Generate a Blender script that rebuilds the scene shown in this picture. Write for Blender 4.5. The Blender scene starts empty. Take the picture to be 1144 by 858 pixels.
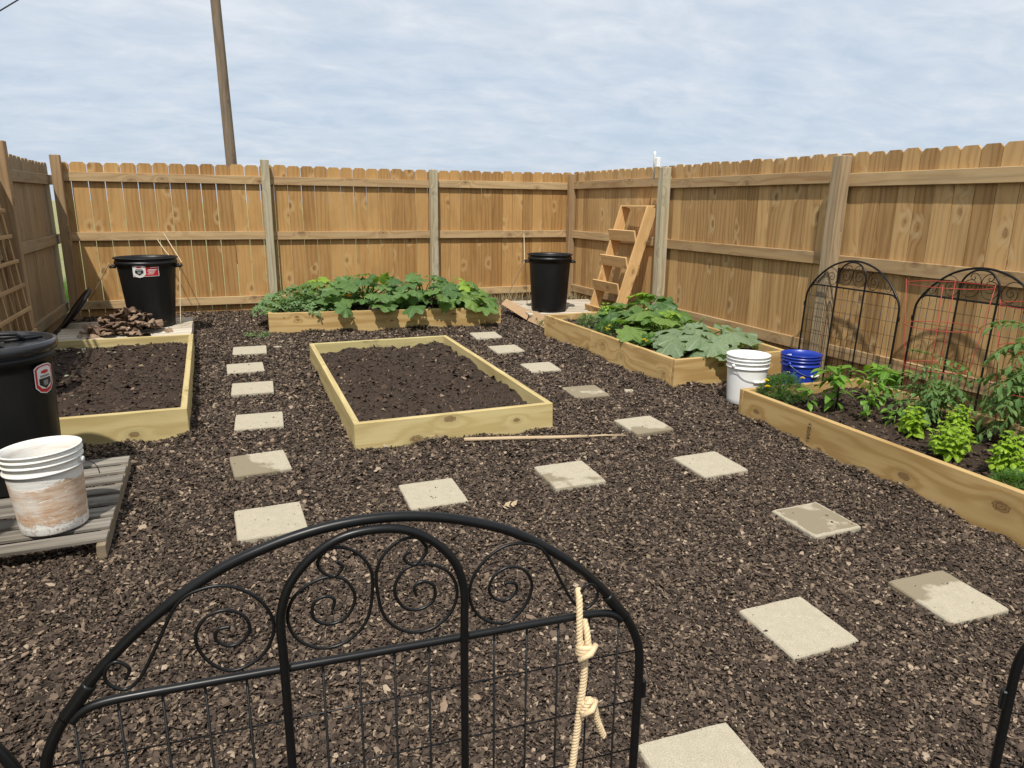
import bpy, math, random
import numpy as np
from mathutils import Vector, Matrix, Quaternion
R = math.radians
PI = math.pi
rng = random.Random(7)
sc = bpy.context.scene
col = sc.collection

# ------------------------------------------------------------ camera
PITCH, ROLL, YAW, CH, FPX = 0.2499, 0.01082, 0.39083, 1.5928, 790.99
cy, sy, cp, sp = math.cos(YAW), math.sin(YAW), math.cos(PITCH), math.sin(PITCH)
fw = Vector((sy*cp, cy*cp, -sp)); rt = Vector((cy, -sy, 0)); up = rt.cross(fw)
r2 = rt*math.cos(ROLL) + up*math.sin(ROLL); u2 = -rt*math.sin(ROLL) + up*math.cos(ROLL)
cd = bpy.data.cameras.new('camera'); cam = bpy.data.objects.new('camera', cd); col.objects.link(cam)
cam.matrix_world = Matrix(((r2.x, u2.x, -fw.x, 0), (r2.y, u2.y, -fw.y, 0), (r2.z, u2.z, -fw.z, CH), (0, 0, 0, 1)))
cd.sensor_width = 36; cd.lens = FPX/1144*36; cd.clip_start = .02; cd.clip_end = 3000
sc.camera = cam

# ------------------------------------------------------------ light
sun_dir = Vector((0.55, 1.0, -1.8)).normalized()
sd = bpy.data.lights.new('sun', 'SUN'); sd.energy = 3.6; sd.angle = R(0.9); sd.color = (1.0, 0.95, 0.87)
so = bpy.data.objects.new('sun', sd); col.objects.link(so)
so.rotation_euler = sun_dir.to_track_quat('-Z', 'Y').to_euler()
sc.view_settings.view_transform = 'Standard'; sc.view_settings.look = 'None'
sc.view_settings.gamma = 1; sc.view_settings.use_curve_mapping = False
sc.view_settings.exposure = 0.42
w = bpy.data.worlds.new('World'); sc.world = w; w.use_nodes = True
nt = w.node_tree; nt.nodes.clear()
def N(nt, t, **kw):
    n = nt.nodes.new(t)
    for k, v in kw.items():
        if k in n.inputs.keys(): n.inputs[k].default_value = v
        else: setattr(n, k, v)
    return n
def math_(nt, op, a, b=None, c=None, clamp=False):
    n = nt.nodes.new('ShaderNodeMath'); n.operation = op; n.use_clamp = clamp
    for i, v in enumerate((a, b, c)):
        if v is None: continue
        if isinstance(v, (int, float)): n.inputs[i].default_value = v
        else: nt.links.new(v, n.inputs[i])
    return n.outputs[0]
def ramp_(nt, fac, stops, interp='LINEAR'):
    n = nt.nodes.new('ShaderNodeValToRGB'); cr = n.color_ramp; cr.interpolation = interp
    while len(cr.elements) < len(stops): cr.elements.new(0.5)
    for e, (p, c) in zip(cr.elements, stops):
        e.position = p; e.color = (c[0], c[1], c[2], 1) if not isinstance(c, (int, float)) else (c, c, c, 1)
    nt.links.new(fac, n.inputs[0]); return n.outputs[0]
def mix_(nt, fac, a, b, mode='MIX'):
    n = nt.nodes.new('ShaderNodeMix'); n.data_type = 'RGBA'; n.blend_type = mode; n.clamp_factor = True
    for i, v in ((0, fac), (6, a), (7, b)):
        if isinstance(v, (int, float)): n.inputs[i].default_value = v
        elif isinstance(v, (tuple, list)): n.inputs[i].default_value = (v[0], v[1], v[2], 1)
        else: nt.links.new(v, n.inputs[i])
    return n.outputs[2]
sky = N(nt, 'ShaderNodeTexSky', sky_type='NISHITA', sun_disc=False)
sky.sun_elevation = math.asin(-sun_dir.z); sky.sun_rotation = math.atan2(-sun_dir.x, -sun_dir.y)
sky.dust_density = 1.5
tc = N(nt, 'ShaderNodeTexCoord')
sep = N(nt, 'ShaderNodeSeparateXYZ'); nt.links.new(tc.outputs['Generated'], sep.inputs[0])
den = math_(nt, 'ADD', math_(nt, 'MAXIMUM', sep.outputs[2], 0.0), 0.20)
px = math_(nt, 'DIVIDE', sep.outputs[0], den); py = math_(nt, 'DIVIDE', sep.outputs[1], den)
cmb = N(nt, 'ShaderNodeCombineXYZ'); nt.links.new(px, cmb.inputs[0]); nt.links.new(py, cmb.inputs[1])
mp = N(nt, 'ShaderNodeMapping'); nt.links.new(cmb.outputs[0], mp.inputs[0])
mp.inputs['Rotation'].default_value = (0, 0, R(25)); mp.inputs['Scale'].default_value = (0.8, 1.15, 1)
n1 = N(nt, 'ShaderNodeTexNoise', Scale=1.5, Detail=8.0, Roughness=0.55, Distortion=0.25); nt.links.new(mp.outputs[0], n1.inputs['Vector'])
n2 = N(nt, 'ShaderNodeTexNoise', Scale=5.2, Detail=9.0, Roughness=0.62, Distortion=0.35); nt.links.new(mp.outputs[0], n2.inputs['Vector'])
cl = math_(nt, 'ADD', math_(nt, 'MULTIPLY', n1.outputs[0], 0.72), math_(nt, 'MULTIPLY', n2.outputs[0], 0.28))
hi = math_(nt, 'MULTIPLY', math_(nt, 'SUBTRACT', sep.outputs[2], .12), 0.85)                       # thinner veil towards the horizon
cov = ramp_(nt, math_(nt, 'ADD', cl, hi), [(0.36, 0.52), (0.56, 0.74), (0.78, 0.96)])
ccol = ramp_(nt, n2.outputs[0], [(0.32, (6.5, 7.2, 8.0)), (0.68, (8.1, 8.5, 9.0))])
base = mix_(nt, 0.7, sky.outputs[0], (4.3, 5.9, 8.3))
fin = mix_(nt, cov, base, ccol)
bg = N(nt, 'ShaderNodeBackground', Strength=0.075); nt.links.new(fin, bg.inputs[0])
wo = N(nt, 'ShaderNodeOutputWorld'); nt.links.new(bg.outputs[0], wo.inputs[0])

# ------------------------------------------------------------ mesh builder
def gz(x, y): return 0.00463*min(max(x, -4), 7) + 0.03338*min(max(y, -3), 9.6)
class MB:
    def __init__(s): s.v = []; s.f = []; s.uv = []; s.rnd = []; s.sm = []
    def add(s, verts, faces, uvs=None, rnd=0.5, smooth=False):
        o = len(s.v); s.v += [tuple(p) for p in verts]
        for i, f in enumerate(faces):
            s.f.append(tuple(o+k for k in f))
            s.uv.append([uvs[k] for k in f] if uvs and not isinstance(uvs[0], list) else (uvs[i] if uvs else [(0, 0)]*len(f)))
            s.rnd.append(rnd); s.sm.append(smooth)
    def plank(s, c, L, W, T, dl, dw, rnd=None, bev=0.002, dog=0, uv0=None):
        """plank centred at c; length along dl, width along dw, thickness along cross; UV runs u across, v along, in metres"""
        dl = Vector(dl).normalized(); dw = Vector(dw); dw = (dw - dl*dw.dot(dl)).normalized(); dt = dl.cross(dw)
        c = Vector(c); r = rng.random() if rnd is None else rnd
        ou = rng.uniform(0, 40); ov = rng.uniform(0, 40)
        if uv0: ou, ov = uv0
        l, wd, t = L/2, W/2, T/2
        b = min(bev, t*.5, wd*.5)
        if dog:
            prof = [(-l, -wd+b), (l-dog, -wd), (l, -wd+dog*1.0), (l, wd-dog*1.0), (l-dog, wd), (-l, wd-b)]
            prof = [(-l, -wd), (l-dog, -wd), (l, -wd+dog), (l, wd-dog), (l-dog, wd), (-l, wd)]
            vs = []; n = len(prof)
            for tt in (-t, t):
                for a, q in prof: vs.append(c + dl*a + dw*q + dt*tt)
            f1 = tuple(range(n)); f2 = tuple(range(n, 2*n))
            faces = [f1[::-1], f2] + [(i, (i+1) % n, n+(i+1) % n, n+i) for i in range(n)]
            uv = []
            for fc in faces:
                uv.append([(ou + (vs[k]-c).dot(dw) + (vs[k]-c).dot(dt), ov + (vs[k]-c).dot(dl)) for k in fc])
            s.add(vs, faces, None, r); s.uv[-len(faces):] = uv; return
        # chamfered box: section of 8 points, ends inset
        sec = [(-wd+b, -t), (wd-b, -t), (wd, -t+b), (wd, t-b), (wd-b, t), (-wd+b, t), (-wd, t-b), (-wd, -t+b)]
        per = [0]
        for i in range(8):
            a, q = sec[i], sec[(i+1) % 8]; per.append(per[-1] + math.hypot(q[0]-a[0], q[1]-a[1]))
        rows = [(-l, .0), (-l+b, 1), (l-b, 1), (l, .0)]
        vs = []
        for a, full in rows:
            for (q, tt) in sec:
                k = 1 if full else 0
                qq = q if k else max(min(q, wd-b), -wd+b); t2 = tt if k else max(min(tt, t-b), -t+b)
                vs.append(c + dl*a + dw*qq + dt*t2)
        faces = []; uv = []
        for i in range(3):
            for j in range(8):
                k = (j+1) % 8
                faces.append((i*8+j, i*8+k, (i+1)*8+k, (i+1)*8+j))
                a, q = rows[i][0], rows[i+1][0]
                uv.append([(ou+per[j], ov+a), (ou+per[j+1], ov+a), (ou+per[j+1], ov+q), (ou+per[j], ov+q)])
        faces.append(tuple(range(7, -1, -1))); uv.append([(ou+sec[k][0]+7, ov+sec[k][1]*1+.3) for k in range(7, -1, -1)])
        faces.append(tuple(range(24, 32))); uv.append([(ou+sec[k][0]+9, ov+sec[k][1]+.3) for k in range(8)])
        s.add(vs, faces, None, r); s.uv[-len(faces):] = uv
    def board(s, p0, p1, W, T, wdir=(0, 0, 1), **kw):
        p0 = Vector(p0); p1 = Vector(p1); s.plank((p0+p1)/2, (p1-p0).length, W, T, p1-p0, wdir, **kw)
    def tube(s, pts, r, seg=8, rnd=0.5, closed=False, caps=True):
        P = [Vector(p) for p in pts]; n = len(P)
        rad = r if isinstance(r, (list, tuple)) else [r]*n
        T = []
        for i in range(n):
            a = P[(i-1) % n] if (i > 0 or closed) else P[0]; b = P[(i+1) % n] if (i < n-1 or closed) else P[-1]
            d = (b-a); T.append(d.normalized() if d.length > 1e-9 else Vector((0, 0, 1)))
        ref = Vector((0, 0, 1)) if abs(T[0].z) < .9 else Vector((1, 0, 0))
        U = (ref - T[0]*ref.dot(T[0])).normalized(); vs = []; uvs = []; L = 0
        for i in range(n):
            if i: U = (U - T[i]*U.dot(T[i])); U = U.normalized() if U.length > 1e-6 else Vector((1, 0, 0)); L += (P[i]-P[i-1]).length
            V = T[i].cross(U)
            for k in range(seg):
                a = 2*PI*k/seg; vs.append(P[i] + (U*math.cos(a) + V*math.sin(a))*rad[i]); uvs.append((k/seg*2*PI*rad[0], L))
        faces = []
        for i in range(n if closed else n-1):
            j = (i+1) % n
            for k in range(seg): faces.append((i*seg+k, i*seg+(k+1) % seg, j*seg+(k+1) % seg, j*seg+k))
        if not closed and caps: faces += [tuple(range(seg-1, -1, -1)), tuple(range((n-1)*seg, n*seg))]
        s.add(vs, faces, uvs, rnd, True)
    def lathe(s, c, prof, seg=48, rnd=0.5, smooth=True, mod=None):
        """closed or open profile [(r, z)] spun round the vertical through c; mod(angle, r, z) -> r"""
        c = Vector(c); n = len(prof); vs = []; uvs = []
        for (r, z) in prof:
            for k in range(seg):
                a = 2*PI*k/seg; rr = mod(a, r, z) if mod else r
                vs.append(c + Vector((rr*math.cos(a), rr*math.sin(a), z))); uvs.append((k/seg*2*PI*.2, z))
        faces = []
        for i in range(n-1):
            for k in range(seg): faces.append((i*seg+k, i*seg+(k+1) % seg, (i+1)*seg+(k+1) % seg, (i+1)*seg+k))
        s.add(vs, faces, uvs, rnd, smooth)
    def build(s, name, mat, parent=None, loc=None, fix=True):
        """vertices are world points (or local to loc); the object's origin is loc or the parent's place"""
        me = bpy.data.meshes.new(name)
        org = Vector(loc) if loc is not None else (parent['_org'] if False else (Vector(parent['o_']) if parent is not None and 'o_' in parent else Vector((0, 0, 0))))
        V = [(a[0]-org.x, a[1]-org.y, a[2]-org.z) for a in s.v]
        me.from_pydata(V, [], s.f)
        uvl = me.uv_layers.new(name='UVMap')
        flat = [c for f in s.uv for q in f for c in q]
        uvl.data.foreach_set('uv', flat)
        at = me.attributes.new('rnd', 'FLOAT', 'FACE'); at.data.foreach_set('value', s.rnd)
        me.polygons.foreach_set('use_smooth', s.sm)
        me.materials.append(mat); me.update()
        o = bpy.data.objects.new(name, me); col.objects.link(o)
        if parent is not None:
            o.parent = parent
        elif loc is not None: o.location = loc
        return o
def tag(o, label=None, cat=None, group=None, kind=None):
    if label: o['label'] = label
    if cat: o['category'] = cat
    if group: o['group'] = group
    if kind: o['kind'] = kind
    return o
ORG = {}
def empty(name, loc, label, cat, group=None):
    o = bpy.data.objects.new(name, None); col.objects.link(o); o.location = loc; o.empty_display_size = .05
    o['o_'] = list(loc); ORG[name] = o
    return tag(o, label, cat, group)
def children(o): return [c for c in bpy.data.objects if c.parent == o]
def copy_tree(o, parent=None):
    c = o.copy(); col.objects.link(c); c.parent = parent
    for ch in children(o): copy_tree(ch, c)
    return c

# ------------------------------------------------------------ materials
def new_mat(name):
    m = bpy.data.materials.new(name); m.use_nodes = True; t = m.node_tree
    b = t.nodes['Principled BSDF']; return m, t, b
def set_in(t, sock, v):
    if isinstance(v, (int, float)): sock.default_value = v
    elif isinstance(v, (tuple, list)): sock.default_value = (v[0], v[1], v[2], 1)
    else: t.links.new(v, sock)
def bump(t, b, h, strength=.5, dist=.01):
    n = t.nodes.new('ShaderNodeBump'); n.inputs['Strength'].default_value = strength; n.inputs['Distance'].default_value = dist
    t.links.new(h, n.inputs['Height']); t.links.new(n.outputs[0], b.inputs['Normal'])
def noise(t, vec, scale, detail=3., rough=.5, dist=0.):
    n = N(t, 'ShaderNodeTexNoise', Scale=scale, Detail=detail, Roughness=rough, Distortion=dist)
    if vec is not None: t.links.new(vec, n.inputs['Vector'])
    return n.outputs[0]
def vmul(t, v, s):
    n = t.nodes.new('ShaderNodeVectorMath'); n.operation = 'MULTIPLY'; t.links.new(v, n.inputs[0]); n.inputs[1].default_value = s; return n.outputs[0]

def wood(name, light, dark, knot=(0.10, 0.045, 0.02), rings=95, contrast=1.0, var=.35, knots=.5, grey=0.0, greycol=(.30, .28, .23), stain=0, rough=.75, green=0, kn=None, halo=None):
    m, t, b = new_mat(name)
    uv = N(t, 'ShaderNodeUVMap').outputs[0]
    rn = N(t, 'ShaderNodeAttribute', attribute_name='rnd').outputs['Fac']
    sp_ = N(t, 'ShaderNodeSeparateXYZ'); t.links.new(uv, sp_.inputs[0]); u, v = sp_.outputs[0], sp_.outputs[1]
    # knots: sparse voronoi cells, stretched along the grain
    kv = vmul(t, uv, (5.0, 3.2, 1))
    vo = N(t, 'ShaderNodeTexVoronoi', Scale=1.0, Randomness=1.0); vo.voronoi_dimensions = '2D'; t.links.new(kv, vo.inputs['Vector'])
    cellr = N(t, 'ShaderNodeSeparateColor'); t.links.new(vo.outputs['Color'], cellr.inputs[0])
    on = math_(t, 'LESS_THAN', cellr.outputs[0], knots)
    size = math_(t, 'MULTIPLY_ADD', cellr.outputs[1], .06, .035)
    d = math_(t, 'ADD', vo.outputs['Distance'], math_(t, 'MULTIPLY', math_(t, 'SUBTRACT', noise(t, vmul(t, uv, (30., 9., 1)), 1.0, 3., .6), .5), .20))
    if kn is not None:
        d = None; size = None
        for (ku, kv2, kr2) in kn:
            a_ = math_(t, 'MULTIPLY', math_(t, 'SUBTRACT', u, ku), 1/kr2); b_ = math_(t, 'MULTIPLY', math_(t, 'SUBTRACT', v, kv2), .55/kr2)
            e_ = math_(t, 'SQRT', math_(t, 'ADD', math_(t, 'MULTIPLY', a_, a_), math_(t, 'MULTIPLY', b_, b_)))
            e_ = math_(t, 'MULTIPLY', e_, .10); d = e_ if d is None else math_(t, 'MINIMUM', d, e_)
        d = math_(t, 'ADD', d, math_(t, 'MULTIPLY', math_(t, 'SUBTRACT', noise(t, uv, 45., 3., .6), .5), .075))
        on = math_(t, 'GREATER_THAN', u, -999.); size = math_(t, 'MULTIPLY', on, .085)
    infl = math_(t, 'MULTIPLY', math_(t, 'POWER', 2.718, math_(t, 'MULTIPLY', math_(t, 'MULTIPLY', d, d), -16.)), on)
    low = noise(t, vmul(t, uv, (4.0, .55, 1)), 1.0, 3., .5)
    mid = noise(t, vmul(t, uv, (26., 1.3, 1)), 1.0, 3., .6)
    fib = noise(t, vmul(t, uv, (260., 5., 1)), 1.0, 4., .7)
    ph = math_(t, 'ADD', math_(t, 'MULTIPLY', u, rings), math_(t, 'MULTIPLY', low, 30.))
    ph = math_(t, 'ADD', ph, math_(t, 'MULTIPLY', infl, 7. if kn is not None else 12.))
    ph = math_(t, 'ADD', ph, math_(t, 'MULTIPLY', mid, 3.))
    s1 = math_(t, 'SINE', ph); ringv = math_(t, 'MULTIPLY_ADD', s1, .5, .5)
    ringv = math_(t, 'POWER', ringv, 2.2)
    g = math_(t, 'MULTIPLY', ringv, .34*contrast)
    g = math_(t, 'ADD', g, math_(t, 'MULTIPLY', fib, .46*contrast))
    g = math_(t, 'ADD', g, math_(t, 'MULTIPLY', mid, .35*contrast))
    g = math_(t, 'ADD', g, math_(t, 'MULTIPLY', math_(t, 'SUBTRACT', rn, .5), var*1.3))
    c = mix_(t, math_(t, 'MULTIPLY_ADD', g, 1.1, -.22, clamp=True), light, dark)
    blot = noise(t, vmul(t, uv, (3., 1.2, 1)), 1.5, 4., .6)
    c = mix_(t, math_(t, 'MULTIPLY', ramp_(t, blot, [(.45, 0.), (.72, 1.)]), .35), c, tuple(x*.72 for x in dark))
    # warm halo and dark heart of each knot
    halo_ = math_(t, 'MULTIPLY', ramp_(t, d, [(.09, 1.), (.24, 0.)]), on)
    if halo:
        h2 = math_(t, 'MULTIPLY', ramp_(t, d, [(.10, 0.), (.16, 1.), (.33, 0.)]), on)
        c = mix_(t, math_(t, 'MULTIPLY', math_(t, 'MULTIPLY', h2, ramp_(t, fib, [(.35, .2), (.6, 1.)])), .8), c, halo)
        halo_ = math_(t, 'MULTIPLY', halo_, .4)
    c = mix_(t, math_(t, 'MULTIPLY', halo_, .45), c, tuple(x*.75 for x in dark))
    core = math_(t, 'MULTIPLY', math_(t, 'LESS_THAN', d, size), on)
    kr = math_(t, 'MULTIPLY_ADD', math_(t, 'SINE', math_(t, 'MULTIPLY', d, 170.)), .25, .75)
    c = mix_(t, math_(t, 'MULTIPLY', core, math_(t, 'MULTIPLY', kr, .85 if kn is not None else .6)), c, knot)
    if grey:
        gm = ramp_(t, noise(t, vmul(t, uv, (16., 1.1, 1)), 1.0, 4., .65), [(.5-.3*grey, 0.), (.5+.12, 1.)])
        c = mix_(t, math_(t, 'MULTIPLY', gm, min(1, grey*1.1)), c, greycol)
    if green:
        gm = ramp_(t, noise(t, vmul(t, uv, (9., .8, 1)), 1.0, 4., .65), [(.45, 0.), (.6, 1.)])
        c = mix_(t, math_(t, 'MULTIPLY', gm, green), c, (.21, .235, .15))
    if stain:
        gm = ramp_(t, noise(t, vmul(t, uv, (2.2, 1.2, 1)), 2.0, 5., .7), [(.55, 0.), (.68, 1.)])
        c = mix_(t, math_(t, 'MULTIPLY', gm, stain), c, (.11, .09, .055))
    set_in(t, b.inputs['Base Color'], c); b.inputs['Roughness'].default_value = rough; b.inputs['Specular IOR Level'].default_value = .25
    bump(t, b, math_(t, 'ADD', math_(t, 'MULTIPLY', ringv, .4), fib), .35, .0016)
    return m

def plain(name, c, rough=.5, spec=.5, metal=0, nscale=40, namt=.15, bmp=0, bscale=200, coat=0):
    m, t, b = new_mat(name)
    tcx = N(t, 'ShaderNodeTexCoord').outputs['Object']
    f = noise(t, tcx, nscale, 4., .6)
    cc = mix_(t, f, tuple(x*(1-namt) for x in c), tuple(min(1, x*(1+namt)) for x in c))
    set_in(t, b.inputs['Base Color'], cc); b.inputs['Specular IOR Level'].default_value = spec; b.inputs['Metallic'].default_value = metal
    rr = math_(t, 'MULTIPLY_ADD', noise(t, tcx, nscale*.3, 3.), .25, rough-.12, clamp=True); set_in(t, b.inputs['Roughness'], rr)
    if coat: b.inputs['Coat Weight'].default_value = coat; b.inputs['Coat Roughness'].default_value = .15
    if bmp: bump(t, b, noise(t, tcx, bscale, 4., .6), bmp, .002)
    return m

def leafmat(name, c1, c2, vein=None, rough=.45, trans=.38, silver=0, spec=.22):
    m, t, b = new_mat(name)
    rn = N(t, 'ShaderNodeAttribute', attribute_name='rnd').outputs['Fac']
    uv = N(t, 'ShaderNodeUVMap').outputs[0]
    tcx = N(t, 'ShaderNodeTexCoord').outputs['Object']
    c = mix_(t, rn, c1, c2)
    nz = noise(t, tcx, 60., 4., .6)
    c = mix_(t, math_(t, 'MULTIPLY', ramp_(t, nz, [(.38, 0.), (.65, 1.)]), .5), c, tuple(x*.55 for x in c1))
    if vein:
        sp_ = N(t, 'ShaderNodeSeparateXYZ'); t.links.new(uv, sp_.inputs[0])
        # uv.x: how far (0-1) from the nearest vein, uv.y: 0 at the leaf's foot, 1 at the rim
        vm = ramp_(t, sp_.outputs[0], [(.02, 1.), (.12, 0.)])
        c = mix_(t, math_(t, 'MULTIPLY', vm, .7), c, vein)
        if silver:
            sm = ramp_(t, noise(t, tcx, 110., 3., .7), [(.42, 0.), (.62, 1.)])
            c = mix_(t, math_(t, 'MULTIPLY', sm, silver), c, (.27, .33, .25))
    set_in(t, b.inputs['Base Color'], c); b.inputs['Roughness'].default_value = rough; b.inputs['Specular IOR Level'].default_value = spec
    tr = N(t, 'ShaderNodeBsdfTranslucent'); tcol = mix_(t, 1., c, (1.5, 1.6, .5), 'MULTIPLY'); t.links.new(tcol, tr.inputs[0])
    mx = N(t, 'ShaderNodeMixShader'); mx.inputs[0].default_value = trans
    out = t.nodes['Material Output']
    t.links.new(b.outputs[0], mx.inputs[1]); t.links.new(tr.outputs[0], mx.inputs[2]); t.links.new(mx.outputs[0], out.inputs[0])
    bump(t, b, noise(t, tcx, 160., 3., .6), .3, .002)
    return m

M = {}
M['picket'] = wood('fence_picket_wood', (.45, .262, .096), (.25, .125, .038), knot=(.13, .06, .025), rings=120, contrast=.95, var=.6, knots=.33, grey=.12, greycol=(.40, .29, .16), halo=(.55, .38, .18))
M['picket_right'] = wood('fence_picket_wood_weathered', (.52, .325, .138), (.265, .143, .05), knot=(.12, .06, .03), rings=130, contrast=1.15, var=.6, knots=.33, grey=.2, greycol=(.42, .30, .16), halo=(.56, .41, .22))
M['picket_grey'] = wood('weathered_picket_wood', (.33, .225, .12), (.19, .12, .055), knot=(.08, .045, .02), rings=85, var=.4, knots=.25, grey=.35, greycol=(.27, .22, .15))  # left fence boards: darker and greyer than the other two fences
M['rail'] = wood('fence_rail_wood', (.50, .35, .18), (.25, .14, .06), knot=(.07, .035, .02), rings=80, var=.4, knots=.4, grey=.3, greycol=(.38, .29, .18))
M['rail_grey'] = wood('weathered_rail_wood', (.32, .23, .13), (.18, .12, .06), rings=90, var=.3, knots=.3, grey=.4, greycol=(.27, .22, .15))  # left fence rails: darker and greyer than the other rails
M['post_green'] = wood('treated_post_wood', (.56, .48, .32), (.27, .21, .12), rings=130, contrast=1.5, var=.2, knots=.4, grey=.5, greycol=(.46, .43, .33), green=.2)
M['post_tan'] = wood('tan_post_wood', (.46, .34, .20), (.24, .16, .09), rings=130, contrast=1.3, var=.2, knots=.4, grey=.4, greycol=(.38, .32, .22), green=.1)
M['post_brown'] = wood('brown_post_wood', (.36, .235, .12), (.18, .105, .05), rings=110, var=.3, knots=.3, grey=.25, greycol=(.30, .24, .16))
M['pine'] = wood('fresh_treated_pine', (.60, .50, .255), (.41, .31, .13), knot=(.16, .085, .035), rings=52, contrast=1.35, var=.2, knots=.42, green=.05, rough=.7)
M['pine_aged'] = wood('golden_treated_pine', (.59, .43, .20), (.38, .24, .09), knot=(.15, .075, .03), rings=52, contrast=1.5, var=.25, knots=.42, rough=.7)
M['pine_stained'] = wood('stained_treated_pine', (.52, .45, .22), (.36, .29, .12), knot=(.16, .085, .035), rings=52, contrast=.9, var=.2, knots=.2, stain=.8)
M['cedar'] = wood('cedar_planter_wood', (.66, .42, .19), (.46, .26, .10), knot=(.12, .05, .02), rings=70, contrast=.8, var=.25, knots=.5)
M['grey_wood'] = wood('grey_pallet_wood', (.27, .24, .195), (.075, .062, .048), rings=110, contrast=1.5, var=.5, knots=.12, grey=.5, greycol=(.33, .305, .265))
M['pallet_side'] = wood('brown_pallet_wood', (.30, .235, .15), (.16, .115, .07), rings=110, contrast=1.1, var=.4, knots=.15, grey=.3, greycol=(.30, .27, .22))
M['pale_wood'] = wood('bleached_pallet_wood', (.58, .52, .42), (.36, .29, .2), rings=100, contrast=.9, var=.45, knots=.1, grey=.2, greycol=(.5, .47, .42))
M['pole'] = wood('utility_pole_wood', (.22, .16, .11), (.10, .07, .05), rings=60, contrast=1.2, var=.1, knots=.05, grey=.3, greycol=(.2, .17, .14))
M['lattice'] = wood('trellis_wood', (.46, .30, .15), (.28, .17, .08), rings=90, var=.3, knots=.1)
M['stick'] = wood('bare_stick_wood', (.55, .43, .28), (.36, .25, .15), rings=90, var=.1, knots=.1)
M['black_metal'] = plain('black_powder_coated_steel', (.006, .006, .0063), .36, .30, nscale=90, namt=.3)
M['red_wire'] = plain('red_coated_wire', (.36, .04, .03), .5, .4)
M['black_plastic'] = plain('black_can_plastic', (.006, .006, .0065), .45, .35, nscale=14, namt=.4, bmp=.15, bscale=300)
M['white_plastic'] = plain('white_bucket_plastic', (.78, .78, .76), .38, .5, nscale=9, namt=.05)
M['blue_plastic'] = plain('blue_bucket_plastic', (.012, .04, .33), .35, .5, nscale=9, namt=.2)
M['steel'] = plain('galvanised_steel', (.45, .45, .45), .35, .5, metal=1, namt=.1)
M['sticker_white'] = plain('white_sticker', (.72, .72, .70), .4, .4, namt=.04)
M['sticker_red'] = plain('red_sticker', (.52, .02, .03), .4, .4, namt=.08)
M['sticker_black'] = plain('black_sticker', (.02, .02, .02), .4, .4, namt=.1)
M['sticker_grey'] = plain('grey_sticker', (.25, .25, .25), .4, .4, namt=.1)
M['card'] = plain('brown_cardboard', (.36, .24, .14), .85, .2, nscale=12, namt=.12)
M['twine'] = plain('pale_twine', (.62, .52, .36), .85, .2, nscale=120, namt=.2)
M['rope'] = plain('cream_cotton_rope', (.72, .55, .34), .85, .2, nscale=160, namt=.25, bmp=.6, bscale=900)
M['dry_leaf'] = plain('dry_leaf', (.42, .32, .2), .8, .2, nscale=60, namt=.3)
M['bark'] = plain('torn_bark', (.20, .115, .065), .9, .15, nscale=22, namt=.55, bmp=.8, bscale=120)
M['yellow'] = leafmat('yellow_petal', (.85, .66, .01), (.95, .78, .02), rough=.6, trans=.2)
M['orange'] = leafmat('orange_petal', (.85, .32, .01), (.95, .42, .02), rough=.6, trans=.2)
M['stem'] = leafmat('green_stem', (.12, .20, .05), (.20, .28, .08), trans=.05)
M['dark_stem'] = plain('dark_stem', (.04, .05, .025), .6, .3)
M['squash'] = leafmat('squash_leaf', (.105, .20, .035), (.24, .36, .07), vein=(.24, .36, .17), silver=.2)
M['squash_dark'] = leafmat('dark_squash_leaf', (.06, .14, .03), (.16, .28, .06), vein=(.17, .29, .15), silver=.25)
M['squash_silver'] = leafmat('silvery_squash_leaf', (.17, .25, .11), (.26, .35, .18), vein=(.42, .48, .36), silver=.6, rough=.6)
M['melon'] = leafmat('melon_vine_leaf', (.13, .23, .09), (.23, .34, .14), vein=(.2, .3, .16), silver=.2, rough=.6)
M['lime'] = leafmat('lime_young_leaf', (.22, .36, .04), (.32, .46, .07), vein=(.35, .5, .12))
M['pepper'] = leafmat('pepper_leaf', (.12, .26, .035), (.23, .40, .06), vein=(.28, .42, .12), rough=.35)
M['tomato'] = leafmat('tomato_leaf', (.09, .18, .05), (.19, .30, .095), vein=(.15, .24, .1), rough=.55)
M['basil'] = leafmat('basil_leaf', (.21, .35, .02), (.37, .52, .05), vein=(.4, .55, .12), rough=.35)
M['feather'] = leafmat('marigold_leaf', (.05, .13, .035), (.12, .23, .06), rough=.6)
M['straw'] = leafmat('dry_straw', (.42, .34, .18), (.55, .47, .3), rough=.8, trans=.2)
M['weed'] = leafmat('weed_leaf', (.08, .18, .04), (.16, .28, .07), rough=.6)

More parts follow.
